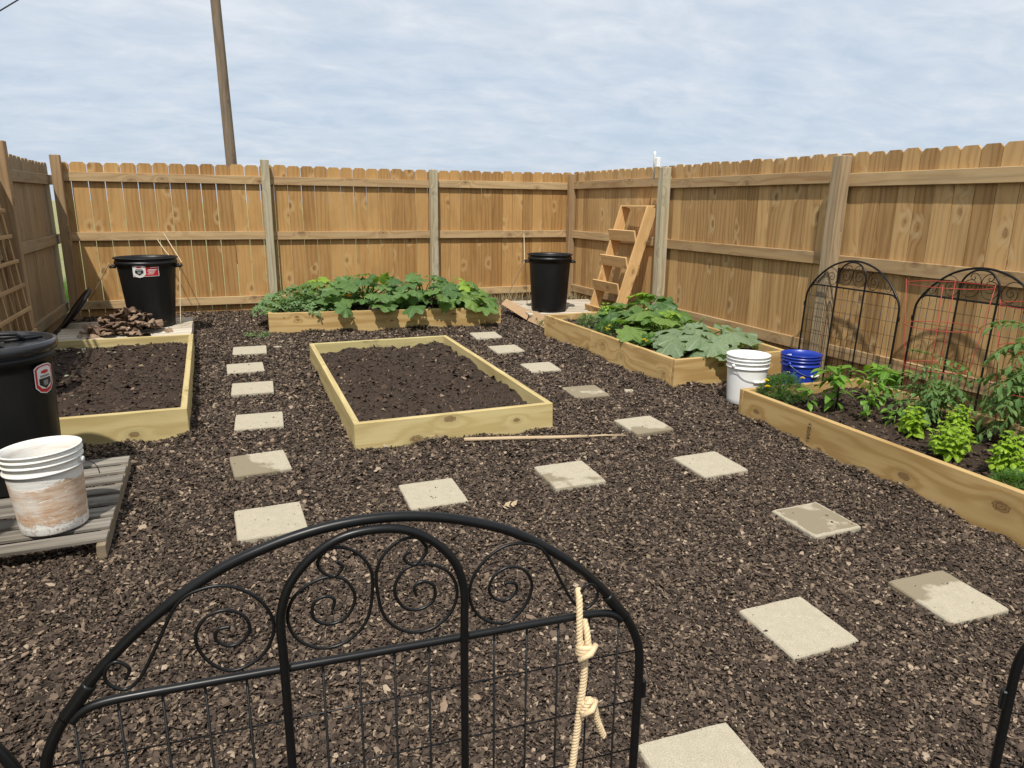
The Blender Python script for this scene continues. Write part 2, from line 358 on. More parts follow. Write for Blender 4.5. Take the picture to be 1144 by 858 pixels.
def dirty_bucket():
    m, t, b = new_mat('dirty_white_plastic')
    o = N(t, 'ShaderNodeTexCoord').outputs['Object']
    s_ = N(t, 'ShaderNodeSeparateXYZ'); t.links.new(o, s_.inputs[0])
    # a splash of dried clay with a ragged torn edge over the middle, speckle below
    n_ = noise(t, o, 9., 6., .7, .6)
    band = ramp_(t, math_(t, 'ADD', s_.outputs[2], math_(t, 'MULTIPLY', math_(t, 'SUBTRACT', n_, .5), .13)), [(.045, 0.), (.055, 1.), (.225, 1.), (.235, 0.)])
    str_ = noise(t, vmul(t, o, (6., 6., 60.)), 1., 5., .7)
    mud = mix_(t, ramp_(t, str_, [(.35, 0.), (.62, 1.)]), (.68, .55, .42), (.46, .29, .18))
    brk = ramp_(t, noise(t, vmul(t, o, (14., 14., 38.)), 1., 5., .7, .8), [(.33, .3), (.43, 1.)])
    band = math_(t, 'MULTIPLY', band, brk)
    c = mix_(t, math_(t, 'MULTIPLY', band, ramp_(t, noise(t, o, 5., 3., .5), [(.35, .25), (.5, 1.)])), (.74, .74, .70), mud)
    spk = ramp_(t, noise(t, vmul(t, o, (90., 90., 60.)), 1., 4., .7), [(.52, 0.), (.62, 1.)])
    spk = math_(t, 'MULTIPLY', spk, ramp_(t, s_.outputs[2], [(.02, 1.), (.09, .35), (.24, 0.)]))
    c = mix_(t, math_(t, 'MULTIPLY', spk, .7), c, (.33, .17, .09))
    rim = ramp_(t, noise(t, vmul(t, o, (8., 8., 90.)), 1., 3., .6), [(.5, 0.), (.7, 1.)])
    c = mix_(t, math_(t, 'MULTIPLY', rim, .35), c, (.55, .30, .15))
    set_in(t, b.inputs['Base Color'], c); b.inputs['Roughness'].default_value = .55
    bump(t, b, math_(t, 'ADD', math_(t, 'MULTIPLY', band, 1.), str_), .5, .003)
    return m
M['dirty'] = dirty_bucket()

WET = {4: (2.6, 1.6, 0), 12: (0, 0, 1), 13: (.5, -3.6, 0), 10: (0, 2., 0)}
def concrete(name, wet, seed, wx=(0, 0, 0)):
    m, t, b = new_mat(name)
    o = N(t, 'ShaderNodeTexCoord').outputs['Object']
    so_ = N(t, 'ShaderNodeSeparateXYZ'); t.links.new(o, so_.inputs[0])
    off = N(t, 'ShaderNodeVectorMath', operation='ADD'); t.links.new(o, off.inputs[0]); off.inputs[1].default_value = (seed*3.1, seed*1.7, seed)
    o = off.outputs[0]
    f = noise(t, o, 260., 4., .7); g = noise(t, o, 22., 5., .6)
    c = mix_(t, ramp_(t, f, [(.3, 0.), (.7, 1.)]), (.29, .25, .18), (.52, .47, .365))
    c = mix_(t, math_(t, 'MULTIPLY', ramp_(t, g, [(.4, 0.), (.7, 1.)]), .3), c, (.28, .245, .175))
    spk = ramp_(t, noise(t, o, 420., 2., .5), [(.66, 0.), (.72, 1.)])
    c = mix_(t, math_(t, 'MULTIPLY', spk, .7), c, (.13, .10, .07))
    if wet:
        wn = noise(t, o, 6.5, 6., .6)
        wn = math_(t, 'ADD', wn, math_(t, 'ADD', math_(t, 'MULTIPLY', so_.outputs[0], wx[0]), math_(t, 'MULTIPLY', so_.outputs[1], wx[1])))
        if wx[2]:
            ed = math_(t, 'MAXIMUM', math_(t, 'ABSOLUTE', so_.outputs[0]), math_(t, 'ABSOLUTE', so_.outputs[1]))
            wn = math_(t, 'ADD', wn, ramp_(t, math_(t, 'ADD', ed, math_(t, 'MULTIPLY', noise(t, o, 40., 3.), .012)), [(.139, 0.), (.144, .5)]))
        wv = ramp_(t, wn, [(.30+wet*.36-.05, 1.), (.30+wet*.36+.03, 0.)])
        c = mix_(t, math_(t, 'MULTIPLY', wv, .9), c, (.215, .178, .118))
    set_in(t, b.inputs['Base Color'], c); b.inputs['Roughness'].default_value = .9; b.inputs['Specular IOR Level'].default_value = .2
    bump(t, b, f, .5, .002)
    return m

# ------------------------------------------------------------ setting: ground
BEDS = {  # corner points (front-left, front-right, back-right, back-left) and top height of each corner
 'centre': [(.668, 4.09, .305), (1.955, 4.03, .325), (1.94, 6.36, .375), (.68, 6.36, .375)],
 'left': [(-1.55, 4.70, .335), (-.257, 4.655, .342), (-.27, 7.05, .40), (-1.52, 7.05, .40)],
 'back': [(.425, 7.63, .470), (2.895, 7.375, .462), (3.00, 8.50, .50), (.53, 8.80, .51)],
 'right': [(3.30, 4.605, .398), (4.44, 4.59, .398), (4.47, 6.78, .462), (3.13, 6.72, .458)],
 'near': [(3.335, 1.35, .32), (4.40, 1.35, .32), (4.385, 3.80, .345), (3.345, 3.875, .338)]}
PAV = [(.20, 6.884, -2.8, .297, 0), (.135, 6.238, 0, .295, 0), (.161, 5.599, -3, .305, 0), (.162, 4.793, -3.6, .305, 0), (.122, 4.034, 3.7, .305, .5), (.124, 3.287, 1, .31, 0),
       (2.517, 6.843, -4, .28, 0), (2.494, 6.207, -1, .28, .3), (2.526, 5.479, -3, .28, 0), (2.551, 4.691, -4.5, .285, .85), (2.558, 3.874, .5, .29, .2), (2.552, 3.154, 0, .305, 0),
       (2.605, 2.394, 0, .29, .8), (2.596, 1.691, -3.4, .303, .12), (.927, 3.316, -1.3, .30, 0), (1.71, 3.299, -1.3, .305, .32), (1.877, 1.748, -1.4, .30, 0), (1.148, 1.30, -3.5, .31, 0)]
def hnoise(x, y):
    return (np.sin(x*2.1+.3)*np.cos(y*1.7+1.) + .6*np.sin(x*4.7+y*3.1) + .35*np.sin(x*9.1-y*7.3+2) + .3*np.cos(x*17.+y*13.))*.0045
def inquad(x, y, q, mrg=0.):
    c = np.mean(np.array([(a[0], a[1]) for a in q]), axis=0); ins = np.ones_like(x, dtype=bool)
    for i in range(4):
        a = np.array(q[i][:2]); b_ = np.array(q[(i+1) % 4][:2]); e = b_-a; n = np.array([-e[1], e[0]])/np.hypot(*e)
        ins &= ((x-a[0])*n[0] + (y-a[1])*n[1]) > -mrg
    return ins
def beddist(x, y):
    """distance to the nearest bed wall, outside"""
    best = np.full_like(x, 9.)
    for q in BEDS.values():
        for i in range(4):
            a = np.array(q[i][:2]); b_ = np.array(q[(i+1) % 4][:2]); e = b_-a; L2 = (e**2).sum()
            tt = np.clip(((x-a[0])*e[0]+(y-a[1])*e[1])/L2, 0, 1)
            best = np.minimum(best, np.hypot(x-a[0]-tt*e[0], y-a[1]-tt*e[1]))
    return best
def ground_h(x, y):
    z = 0.00463*np.clip(x, -4, 7) + 0.03338*np.clip(y, -3, 9.6)
    inside = ((x > -2) & (x < 4.8) & (y > -2) & (y < 9.3)).astype(float)
    z = z + hnoise(x, y)*inside
    d = beddist(x, y)
    z = z + inside*np.exp(-(d/.07)**2)*(.012 + .014*np.sin(x*7.3+y*5.9) + .010*np.sin(x*19+y*23))
    return z
def build_ground():
    xs = np.concatenate([[-400, -150, -60, -25, -12, -7, -4.5, -3, -2.2], np.arange(-1.9, 4.9, .045), [5.2, 6, 8, 12, 25, 60, 150, 400]])
    ys = np.concatenate([[-400, -150, -60, -25, -12, -6, -3], np.arange(-2., 9.5, .045), [10, 11, 14, 20, 35, 80, 200, 500]])
    X, Y = np.meshgrid(xs, ys); Z = ground_h(X, Y)-.006
    for q in BEDS.values(): Z[inquad(X, Y, q, -.02)] -= .0
    nx, ny = len(xs), len(ys)
    V = np.stack([X.ravel(), Y.ravel(), Z.ravel()], 1)
    i = np.arange(nx*ny).reshape(ny, nx)
    F = np.stack([i[:-1, :-1], i[:-1, 1:], i[1:, 1:], i[1:, :-1]], -1).reshape(-1, 4)
    me = bpy.data.meshes.new('ground'); me.from_pydata(V.tolist(), [], F.tolist()); me.polygons.foreach_set('use_smooth', [True]*len(F))
    m, t, b = new_mat('mulch_floor_and_lawn')
    geo = N(t, 'ShaderNodeNewGeometry').outputs['Position']
    s_ = N(t, 'ShaderNodeSeparateXYZ'); t.links.new(geo, s_.inputs[0])
    vo = N(t, 'ShaderNodeTexVoronoi', Scale=75.); t.links.new(geo, vo.inputs['Vector'])
    c = mix_(t, vo.outputs['Distance'], (.045, .034, .027), (.022, .016, .013))
    c = mix_(t, ramp_(t, noise(t, geo, 90., 4., .7), [(.5, 0.), (.75, 1.)]), c, (.10, .075, .055))
    out = math_(t, 'MAXIMUM', math_(t, 'GREATER_THAN', s_.outputs[0], 4.63), math_(t, 'GREATER_THAN', s_.outputs[1], 9.11))
    out = math_(t, 'MAXIMUM', out, math_(t, 'LESS_THAN', s_.outputs[0], -1.63))
    grass = mix_(t, noise(t, geo, 3., 6., .7), (.12, .16, .05), (.40, .36, .20))
    c = mix_(t, out, c, grass)
    set_in(t, b.inputs['Base Color'], c); b.inputs['Roughness'].default_value = .95; b.inputs['Specular IOR Level'].default_value = .15
    bump(t, b, vo.outputs['Distance'], .9, .012)
    me.materials.append(m); o = bpy.data.objects.new('ground', me); col.objects.link(o); o['kind'] = 'structure'
build_ground()

def chips(name, x, y, z, size, seed, mat, flat=.9, h=.42, rndv=None):
    """one mesh of many irregular bark chips"""
    g = np.random.default_rng(seed); n = len(x); K = 5
    ang = (np.arange(K)/K*2*PI)[None, :] + g.uniform(-.35, .35, (n, K))
    asp = g.uniform(.25, .85, n); rad = size[:, None]*g.uniform(.65, 1.1, (n, K))
    lx = np.cos(ang)*rad; ly = np.sin(ang)*rad*asp[:, None]; lz = g.uniform(-.12, .12, (n, K))*size[:, None]
    lx = np.concatenate([lx, g.uniform(-.35, .35, (n, 1))*size[:, None]], 1)
    ly = np.concatenate([ly, g.uniform(-.25, .25, (n, 1))*size[:, None]], 1)
    lz = np.concatenate([lz, (g.uniform(.08, h, (n, 1)))*size[:, None]], 1)
    yaw = g.uniform(0, 2*PI, n); tx = g.normal(0, flat*.45, n); ty = g.normal(0, flat*.45, n)
    cy_, sy_ = np.cos(yaw)[:, None], np.sin(yaw)[:, None]
    # tilt about x then y, then yaw
    a = tx[:, None]; y1 = ly*np.cos(a)-lz*np.sin(a); z1 = ly*np.sin(a)+lz*np.cos(a)
    a = ty[:, None]; x1 = lx*np.cos(a)+z1*np.sin(a); z2 = -lx*np.sin(a)+z1*np.cos(a)
    X = x1*cy_-y1*sy_+x[:, None]; Y = x1*sy_+y1*cy_+y[:, None]; Z = z2+z[:, None]
    V = np.stack([X, Y, Z], -1).reshape(-1, 3)
    base = (np.arange(n)*6)[:, None, None]
    tri = np.array([[i, (i+1) % K, K] for i in range(K)])[None]
    F = (base+tri).reshape(-1, 3)
    me = bpy.data.meshes.new(name)
    me.vertices.add(len(V)); me.vertices.foreach_set('co', V.ravel().astype(np.float32))
    me.loops.add(len(F)*3); me.loops.foreach_set('vertex_index', F.ravel().astype(np.int32))
    me.polygons.add(len(F)); me.polygons.foreach_set('loop_start', np.arange(0, len(F)*3, 3, dtype=np.int32))
    me.update(calc_edges=True)
    rv = g.random(n) if rndv is None else rndv
    at = me.attributes.new('rnd', 'FLOAT', 'FACE'); at.data.foreach_set('value', np.repeat(rv, K).astype(np.float32))
    me.materials.append(mat)
    o = bpy.data.objects.new(name, me); col.objects.link(o); return o
def chipmat(name, stops, rough=.85):
    m, t, b = new_mat(name)
    rn = N(t, 'ShaderNodeAttribute', attribute_name='rnd').outputs['Fac']
    geo = N(t, 'ShaderNodeNewGeometry').outputs['Position']
    c = ramp_(t, rn, stops)
    c = mix_(t, math_(t, 'MULTIPLY', noise(t, geo, 300., 3., .6), .6), c, (.02, .014, .01))
    set_in(t, b.inputs['Base Color'], c); b.inputs['Roughness'].default_value = rough; b.inputs['Specular IOR Level'].default_value = .3
    return m
M['chip'] = chipmat('bark_chip', [(0., (.030, .021, .015)), (.35, (.068, .047, .034)), (.66, (.118, .083, .060)), (.88, (.20, .145, .10)), (.955, (.32, .23, .155)), (1., (.50, .39, .28))])
M['clod'] = chipmat('garden_soil', [(0., (.018, .011, .007)), (.5, (.062, .039, .026)), (.9, (.14, .092, .062)), (1., (.36, .26, .17))])
def mulch():
    g = np.random.default_rng(3)
    xs, ys, ss = [], [], []
    # the chips are finest near the gate and coarser, fewer towards the back
    for (y0, y1, x0, x1, dens, s0) in ((.55, 2.0, -1.3, 3.4, 25000, .0072), (-.9, .55, -1.6, 4.5, 5000, .0125), (.55, 2.0, 3.4, 4.6, 5000, .0125), (2.0, 3.4, -1.6, 3.7, 17500, .0083), (3.4, 5.2, -1.62, 4.6, 10000, .0103), (5.2, 9.1, -1.6, 4.6, 6000, .0125)):
        n = int((y1-y0)*(x1-x0)*dens); xs.append(g.uniform(x0, x1, n)); ys.append(g.uniform(y0, y1, n)); ss.append(s0*g.lognormal(0, .42, n))
    x = np.concatenate(xs); y = np.concatenate(ys); s = np.clip(np.concatenate(ss), .003, .026)
    # leave out what no view from near the camera can reach
    keep = (x > -.45*y - .75) & (x < 1.9*y + 1.9) & ((x < 1.55*y+.6) | (g.random(len(x)) < .45))
    for q in BEDS.values(): keep &= ~inquad(x, y, q, .004)
    for (pxx, pyy, a, d, _) in PAV:
        ca, sa = math.cos(R(a)), math.sin(R(a)); dx = (x-pxx)*ca+(y-pyy)*sa; dy = -(x-pxx)*sa+(y-pyy)*ca
        e = d/2+.003 + g.normal(0, .0035, len(x))
        keep &= ~((np.abs(dx) < e) & (np.abs(dy) < e) & (g.random(len(x)) > .0035))
    x, y, s = x[keep], y[keep], s[keep]
    z = ground_h(x, y) + g.uniform(-.001, .010, len(x))
    for (pxx, pyy, a, d, _) in PAV:
        on = (np.abs(x-pxx) < d*.48) & (np.abs(y-pyy) < d*.48); z[on] = 0.00463*x[on]+.03338*y[on]+.0225; s[on] *= .6
    r = g.beta(2., 2.2, len(x)); r = np.where(g.random(len(x)) < .028, g.uniform(.9, 1., len(x)), r*.9)
    r = r*np.clip(1.06-.045*np.clip(y-1.5, 0, 6), .80, 1.06); r = np.clip(r, 0, 1)
    # more pale fresh chips near the gate
    near = np.exp(-((y-.9)/1.1)**2); r = np.where((g.random(len(x)) < .13*near), g.uniform(.84, 1., len(x)), r)
    o = chips('bark_mulch', x, y, z, s, 5, M['chip'])
    tag(o, 'dark brown shredded bark mulch covering the garden floor between the beds', 'mulch', kind='stuff')
mulch()

# ------------------------------------------------------------ fences
Y0, X0, XL = 9.10, 4.618, -1.62
def picket_panel(axis, a0, a1, pos, top0, top1, pitch, gap, mat, parent, sgn=1, jit=.006):
    mb = MB(); n = max(1, round(abs(a1-a0)/pitch)); st = (a1-a0)/n
    for i in range(n):
        a = a0+st*(i+.5); f = (i+.5)/n; top = top0+(top1-top0)*f + rng.uniform(-jit, jit)
        g_ = gz(a, pos) if axis == 'x' else gz(pos, a)
        bot = g_ - .03; L = top-bot; lean = rng.uniform(-.0022, .0022)*L
        wdt = abs(st)-gap*rng.uniform(.5, 1.6)
        if axis == 'x':
            mb.plank((a, pos+.008+rng.uniform(-.0015, .0015), (top+bot)/2), L, wdt, .015, (lean, 0, L), (1, 0, 0), dog=.026)
        else:
            mb.plank((pos+sgn*(.008+rng.uniform(-.0015, .0015)), a, (top+bot)/2), L, wdt, .015, (0, lean, L), (0, 1, 0), dog=.026)
    return mb.build('board_panel', mat, parent)
def fence_post(parent, x, y, top, mat, s=.092, lean=(0, 0)):
    mb = MB(); z0 = gz(x, y)-.08
    mb.board((x, y, z0), (x+lean[0], y+lean[1], top), s, s, (1, 0, 0), bev=.004); return mb.build('post', mat, parent)
bf = empty('wooden_fence', (1.5, Y0, gz(1.5, Y0)), 'brown wooden fence across the back, with see-through slits between its left boards', 'fence', 'privacy fences round the garden')
bposts = [-1.50, .575, 2.60, 4.565]
btop = {0: (1.972, 1.995), 1: (1.997, 1.990), 2: (1.988, 2.008)}
for i in range(3):
    a0, a1 = bposts[i]-.05, bposts[i+1]-.05
    if i == 2: a1 = 4.615
    picket_panel('x', a0, a1, Y0, *btop[i], (.157, .153, .150)[i], (.0065, .0045, .004)[i], M['picket'], bf)
for i in range(3):
    for zc, w_ in ((1.822, .094), (1.190, .094), (.437, .092)):
        mb = MB(); a0 = bposts[i]; a1 = bposts[i+1]
        mb.board((a0, Y0-.0205, zc+rng.uniform(-.004, .004)), (a1, Y0-.0205, zc+rng.uniform(-.004, .004)), w_, .038, (0, 0, 1), bev=.003)
        mb.build('rail', M['rail'], bf)
for i, (x, top, mt) in enumerate(((-1.50, 2.035, 'post_brown'), (.583, 2.05, 'post_green'), (2.60, 1.995, 'post_green'), (4.565, 1.985, 'post_brown'))):
    fence_post(bf, x, Y0-.0875, top, M[mt], lean=(.005, 0))
rf = empty('wooden_fence', (X0, 4.5, gz(X0, 4.5)), 'brown wooden fence on the right, behind the ladder planter and leaning arches', 'fence', 'privacy fences round the garden')
rposts = [9.02, 6.72, 4.36, 2.05, -.3]
rtop = {0: (2.012, 2.006), 1: (2.008, 2.000), 2: (2.000, 1.990), 3: (1.99, 1.985)}
for i in range(4):
    a0 = rposts[i]-.05; a1 = rposts[i+1]-.05
    if i == 0: a0 = 9.055
    picket_panel('y', a0, a1, X0, *rtop[i], .148, .004, M['picket_right'], rf)
    zz = ((1.838, 1.187, .448), (1.818, 1.178, .452), (1.795, 1.168, .45), (1.785, 1.16, .45))[i]
    for k, zc in enumerate(zz):
        mb = MB(); mb.board((X0-.0205, rposts[i]+.02 if i == 0 else rposts[i], zc), (X0-.0205, rposts[i+1], zc+rng.uniform(-.012, .006)), .098, .038, (0, 0, 1), bev=.003)
        mb.build('rail', M['rail'], rf)
for i in range(1, 5):
    fence_post(rf, X0-.0875, rposts[i], (0, 1.985, 1.975, 1.96, 1.96)[i], M['post_green' if i != 2 else 'post_tan'], s=.10, lean=((.0, .02) if i == 1 else (0, -.02)))
lf = empty('wooden_fence', (XL, 7., gz(XL, 7.)), 'shaded weathered wooden fence at the left edge behind the square lattice trellis', 'fence', 'privacy fences round the garden')
lposts = [9.27, 6.98, 4.75, 2.5, .2]
for i in range(4):
    a0, a1 = lposts[i]-.02, lposts[i+1]-.02
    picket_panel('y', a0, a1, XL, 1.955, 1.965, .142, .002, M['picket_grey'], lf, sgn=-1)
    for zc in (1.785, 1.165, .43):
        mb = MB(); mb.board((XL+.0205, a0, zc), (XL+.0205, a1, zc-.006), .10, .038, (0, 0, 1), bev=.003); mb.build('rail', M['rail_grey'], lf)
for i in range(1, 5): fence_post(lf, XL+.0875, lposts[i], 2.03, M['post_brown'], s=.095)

# utility pole and line
pl = MB(); pl.tube([(.46, 15.97, -.2), (.41, 16, 2.3), (.365, 16, 5.3), (.32, 16, 8.6)], [.115, .105, .092, .075], seg=14)
o = pl.build('utility_pole', M['pole'], None, loc=(.45, 16, .2)); tag(o, 'tall brown wooden utility pole standing behind the back fence', 'utility pole')
cb = MB(); pts = [(-3.17+(.29)*k/2+0, 16., 4.76+.20*k/2 + .004*k*k) for k in range(-8, 12)]
cb.tube([(-8., 16., 1.9), (-5.5, 16., 3.25), (-3.17, 16., 4.76), (-2.88, 16., 4.96), (0, 16., 7.2), (.33, 16., 7.5)], .012, seg=6)
o = cb.build('power_line', M['black_plastic'], None, loc=(0, 16, 7)); tag(o, 'thin dark overhead cable crossing the top left corner of the sky', 'cable')

# ------------------------------------------------------------ stepping stones
PL = ['pale stepping stone at the far end of the left column, nearest the back bed',
 'pale stepping stone second from the far end of the left column', 'pale stepping stone third from the far end of the left column',
 'pale stepping stone in the left column beside the front right corner of the left bed', 'half wet, two-toned stepping stone in the left column',
 'pale stepping stone nearest the gate in the left column', 'farthest stepping stone of the right column, off the right end of the back bed',
 'stepping stone second from the far end of the right column', 'pale stepping stone third from the far end of the right column',
 'brownish damp stepping stone left of the near corner of the squash bed', 'pale pitted stepping stone just beyond the thin tip of the stick',
 'pale dry stepping stone directly past the pitted one in the right column', 'damp grey stepping stone with pale edges below the pepper bed',
 'pale stepping stone with a wet far corner, nearest the right picture edge', 'pale dry stepping stone in front of the centre bed, left of the stick',
 'patchy damp stepping stone in front of the centre bed, below the stick', 'large pale dry stepping stone right of the gate rope',
 'large stepping stone cut off by the bottom picture edge, right beside the gate']
DRY = [concrete('dry_concrete_a', 0, 1), concrete('dry_concrete_b', 0, 2.3)]
for i, (x, y, a, d, wet) in enumerate(PAV):
    mb = MB(); n = 10; zt = .020; th = .042; h = d/2
    # rounded, slightly chipped slab: grid top with worn edge
    vs = []; fs = []
    ring = []
    for k in range(4*n):
        s_ = k//n; f = (k % n)/n
        p = ((-1+2*f, -1), (1, -1+2*f), (1-2*f, 1), (-1, 1-2*f))[s_]
        j = 1+rng.uniform(-.010, .006); cr = max(abs(p[0]), abs(p[1])); corner = min(abs(p[0]), abs(p[1]))
        q = 1-.012*max(0, corner-.93)/.07
        ring.append((p[0]*h*j*q, p[1]*h*j*q))
    levels = [(1.0, -th), (1.0, -.006), (.975, 0.), (.9, .0004)]
    m4 = 4*n
    for (sc_, z) in levels:
        for p in ring: vs.append((p[0]*sc_, p[1]*sc_, z))
    vs.append((0, 0, .0006))
    for l in range(3):
        for k in range(m4): fs.append((l*m4+k, l*m4+(k+1) % m4, (l+1)*m4+(k+1) % m4, (l+1)*m4+k))
    for k in range(m4): fs.append((3*m4+k, 3*m4+(k+1) % m4, 4*m4))
    ca, sa = math.cos(R(a)), math.sin(R(a)); z0 = gz(x, y)+zt
    W_ = [(x+p[0]*ca-p[1]*sa, y+p[0]*sa+p[1]*ca, z0+p[2]+(p[0]*ca-p[1]*sa)*.0046+(p[0]*sa+p[1]*ca)*.0334) for p in vs]
    mb.add(W_, fs)
    mt = concrete('damp_concrete', wet, i+1.37, WET.get(i, (0, 0, 0))) if wet else DRY[i % 2]
    o = mb.build('stepping_stone', mt, None, loc=(x, y, z0)); tag(o, PL[i], 'stepping stone', 'stepping stones laid through the mulch')

# ------------------------------------------------------------ raised beds
def quad_soil(q, drop, name, label, seed, mat=None, amp=.018, clods=2600, mound=0.0):
    """dug soil inside a bed: bumpy sheet with clods, clear of the boards"""
    g = np.random.default_rng(seed); n = 60
    P = [np.array(a) for a in q]; V = []
    ph = g.uniform(0, 6, 8)
    def hgt(u, v, X, Y):
        z = amp*(np.sin(X*9+ph[0])*np.cos(Y*8+ph[1]) + .7*np.sin(X*17+Y*13+ph[2]) + .6*np.cos(X*31-Y*27+ph[3]) + .5*np.sin(X*53+ph[4])*np.sin(Y*47+ph[5]))*.6
        return z + mound*np.minimum(1, np.minimum(np.minimum(u, 1-u), np.minimum(v, 1-v))*6)
    u, v = np.meshgrid(np.linspace(.0, 1., n), np.linspace(.0, 1., n))
    ins = 0.041
    def pos(u, v):
        w1 = np.hypot(*(P[1]-P[0])[:2]); w2 = np.hypot(*(P[3]-P[0])[:2]); a = ins/w1; b_ = ins/w2
        uu = a+(1-2*a)*u; vv = b_+(1-2*b_)*v
        X = (P[0][0]*(1-uu)+P[1][0]*uu)*(1-vv)+(P[3][0]*(1-uu)+P[2][0]*uu)*vv
        Y = (P[0][1]*(1-uu)+P[1][1]*uu)*(1-vv)+(P[3][1]*(1-uu)+P[2][1]*uu)*vv
        Z = (P[0][2]*(1-uu)+P[1][2]*uu)*(1-vv)+(P[3][2]*(1-uu)+P[2][2]*uu)*vv
        return X, Y, Z
    X, Y, Z = pos(u, v); Zs = Z-drop+hgt(u, v, X, Y)
    cu, cv = g.random(clods*4), g.random(clods*4)
    cx, cy2, cz = pos(cu*.985+.0075, cv*.985+.0075); cz = cz-drop+hgt(cu, cv, cx, cy2)
    s = np.clip(.0062*g.lognormal(0, .68, len(cx)), .003, .030)
    o = chips(name, cx, cy2, cz+s*.25, s, seed+50, M['clod'], flat=1.2, h=.9, rndv=np.where(g.random(len(cx)) < .035, .98, g.beta(2, 2, len(cx))*.9))
    me = o.data
    # join the sheet to the clods
    import bmesh
    bm = bmesh.new(); bm.from_mesh(me); lay = bm.faces.layers.float.get('rnd')
    VV = [bm.verts.new((X[i, j], Y[i, j], Zs[i, j])) for i in range(n) for j in range(n)]
    for i in range(n-1):
        for j in range(n-1):
            f = bm.faces.new((VV[i*n+j], VV[i*n+j+1], VV[(i+1)*n+j+1], VV[(i+1)*n+j])); f[lay] = .28; f.smooth = True
    bm.to_mesh(me); bm.free()
    tag(o, label, 'soil', kind='stuff'); return o
KN = {'centre': {0: [(.135, -.27, .026), (.030, -.055, .024), (.085, .39, .014)], 1: [(.06, .3, .012)]}, 'near': {3: [(.115, -1.08, .020), (.145, .095, .024), (.10, .615, .030), (.19, -.5, .008)]},
 'left': {0: [(.135, .34, .020)]}, 'right': {0: [(.07, -.12, .022), (.11, .35, .012)]}, 'back': {0: [(.04, -.96, .012), (.075, -.95, .012), (.11, .02, .010), (.06, .70, .014), (.09, -.4, .008)]}}
WP = {'pine': dict(light=(.60, .50, .255), dark=(.43, .33, .14), contrast=1.4), 'pine_aged': dict(light=(.59, .43, .20), dark=(.38, .24, .09), contrast=1.6)}
def bed(key, mats, label, soil_drop, soil_label, seed, T=.038, mound=0., group='raised planter beds', splits=None, amp=.018):
    q = BEDS[key]; c = (sum(a[0] for a in q)/4, sum(a[1] for a in q)/4); root = empty('raised_bed', (c[0], c[1], gz(*c)), label, 'raised bed', group)
    # front and back boards run over the ends of the side boards, butted with a hairline gap
    for i in range(4):
        a = Vector(q[i]); b_ = Vector(q[(i+1) % 4]); d = Vector((b_.x-a.x, b_.y-a.y, 0)).normalized(); nrm = Vector((-d.y, d.x, 0))
        if i in (0, 2): s0, s1 = 0, 0
        else: s0, s1 = T+.0015, T+.0015
        zb0, zb1 = gz(a.x, a.y)-.05, gz(b_.x, b_.y)-.05
        W = max(a.z-zb0, b_.z-zb1)
        A = Vector((a.x, a.y, a.z-W/2)) + d*s0 + nrm*T/2; B = Vector((b_.x, b_.y, b_.z-W/2)) - d*s1 + nrm*T/2
        mt = mats[i] if isinstance(mats, (list, tuple)) else mats
        uv0 = None; mat_ = M[mt]
        if i in KN.get(key, {}):
            uv0 = (seed*1.7, seed*2.3)
            mat_ = wood(mt+'_'+key, knot=(.11, .055, .025), rings=52, var=.1, rough=.7, kn=[(uv0[0]+W+T-.004+q_, uv0[1]+v_, r_) for q_, v_, r_ in KN[key][i]], **WP[mt])
        mb = MB()
        if splits and i in splits:
            k = splits[i]; mid = A.lerp(B, k)
            mb.board(A, mid-d*.0012, W, T, (0, 0, 1), bev=.003); mb.board(mid+d*.0012, B, W, T, (0, 0, 1), bev=.003)
        else: mb.board(A, B, W, T, (0, 0, 1), bev=.003, uv0=uv0)
        mb.build('board', mat_, root)
    if soil_label: quad_soil(q, soil_drop, 'garden_soil', soil_label, seed, mound=mound, amp=amp)
    return root
bed('centre', ['pine', 'pine', 'pine_stained', 'pine'], 'pale yellow timber bed in the middle, unplanted, with knots on its near board', .075, 'bare dark soil filling the centre bed', 11, mound=.035, amp=.026)
bed('left', ['pine', 'pine', 'pine', 'pine'], 'pale yellow timber raised bed of bare soil on the left, behind the lidded can', .07, 'dark soil with a few fallen leaves filling the left bed', 12, mound=.02)
bed('back', 'pine_aged', 'golden timber raised bed against the back fence, full of melon vine and squash', .05, 'shaded soil under the squash of the back bed', 13)
bed('right', 'pine_aged', 'golden timber raised bed with big pumpkin leaves beside the white bucket', .055, 'dark soil under the pumpkin plants of the right bed', 14, splits={3: .42})
rb = bed('near', 'pine_aged', 'long golden timber raised bed at the right edge, planted with peppers, basil and tomatoes', .062, 'dark soil among the peppers and basil of the near right bed', 15)
# mill stamp on the near bed's long board
mb = MB(); sx = 3.3335
def sdot(y, z, w_, h_): mb.add([(sx, y-w_/2, z-h_/2), (sx, y+w_/2, z-h_/2), (sx, y+w_/2, z+h_/2), (sx, y-w_/2, z+h_/2), (sx+.001, y-w_/2, z-h_/2), (sx+.001, y+w_/2, z-h_/2), (sx+.001, y+w_/2, z+h_/2), (sx+.001, y-w_/2, z+h_/2)], [(0, 1, 2, 3), (4, 7, 6, 5), (0, 4, 5, 1), (2, 6, 7, 3), (1, 5, 6, 2), (0, 3, 7, 4)])
for (dy, z, a_, b_) in ((0, .272, .03, .004), (0, .186, .03, .004), (.0, .278, .004, .014), (.0, .18, .004, .014), (0, .256, .022, .003), (-.010, .248, .003, .014), (.010, .246, .003, .012), (0, .240, .022, .003), (0, .230, .022, .003), (.01, .224, .003, .012), (0, .218, .020, .003), (-.008, .211, .003, .01), (0, .204, .022, .003), (.003, .198, .012, .003)):
    sdot(3.20+dy, z, a_, b_)
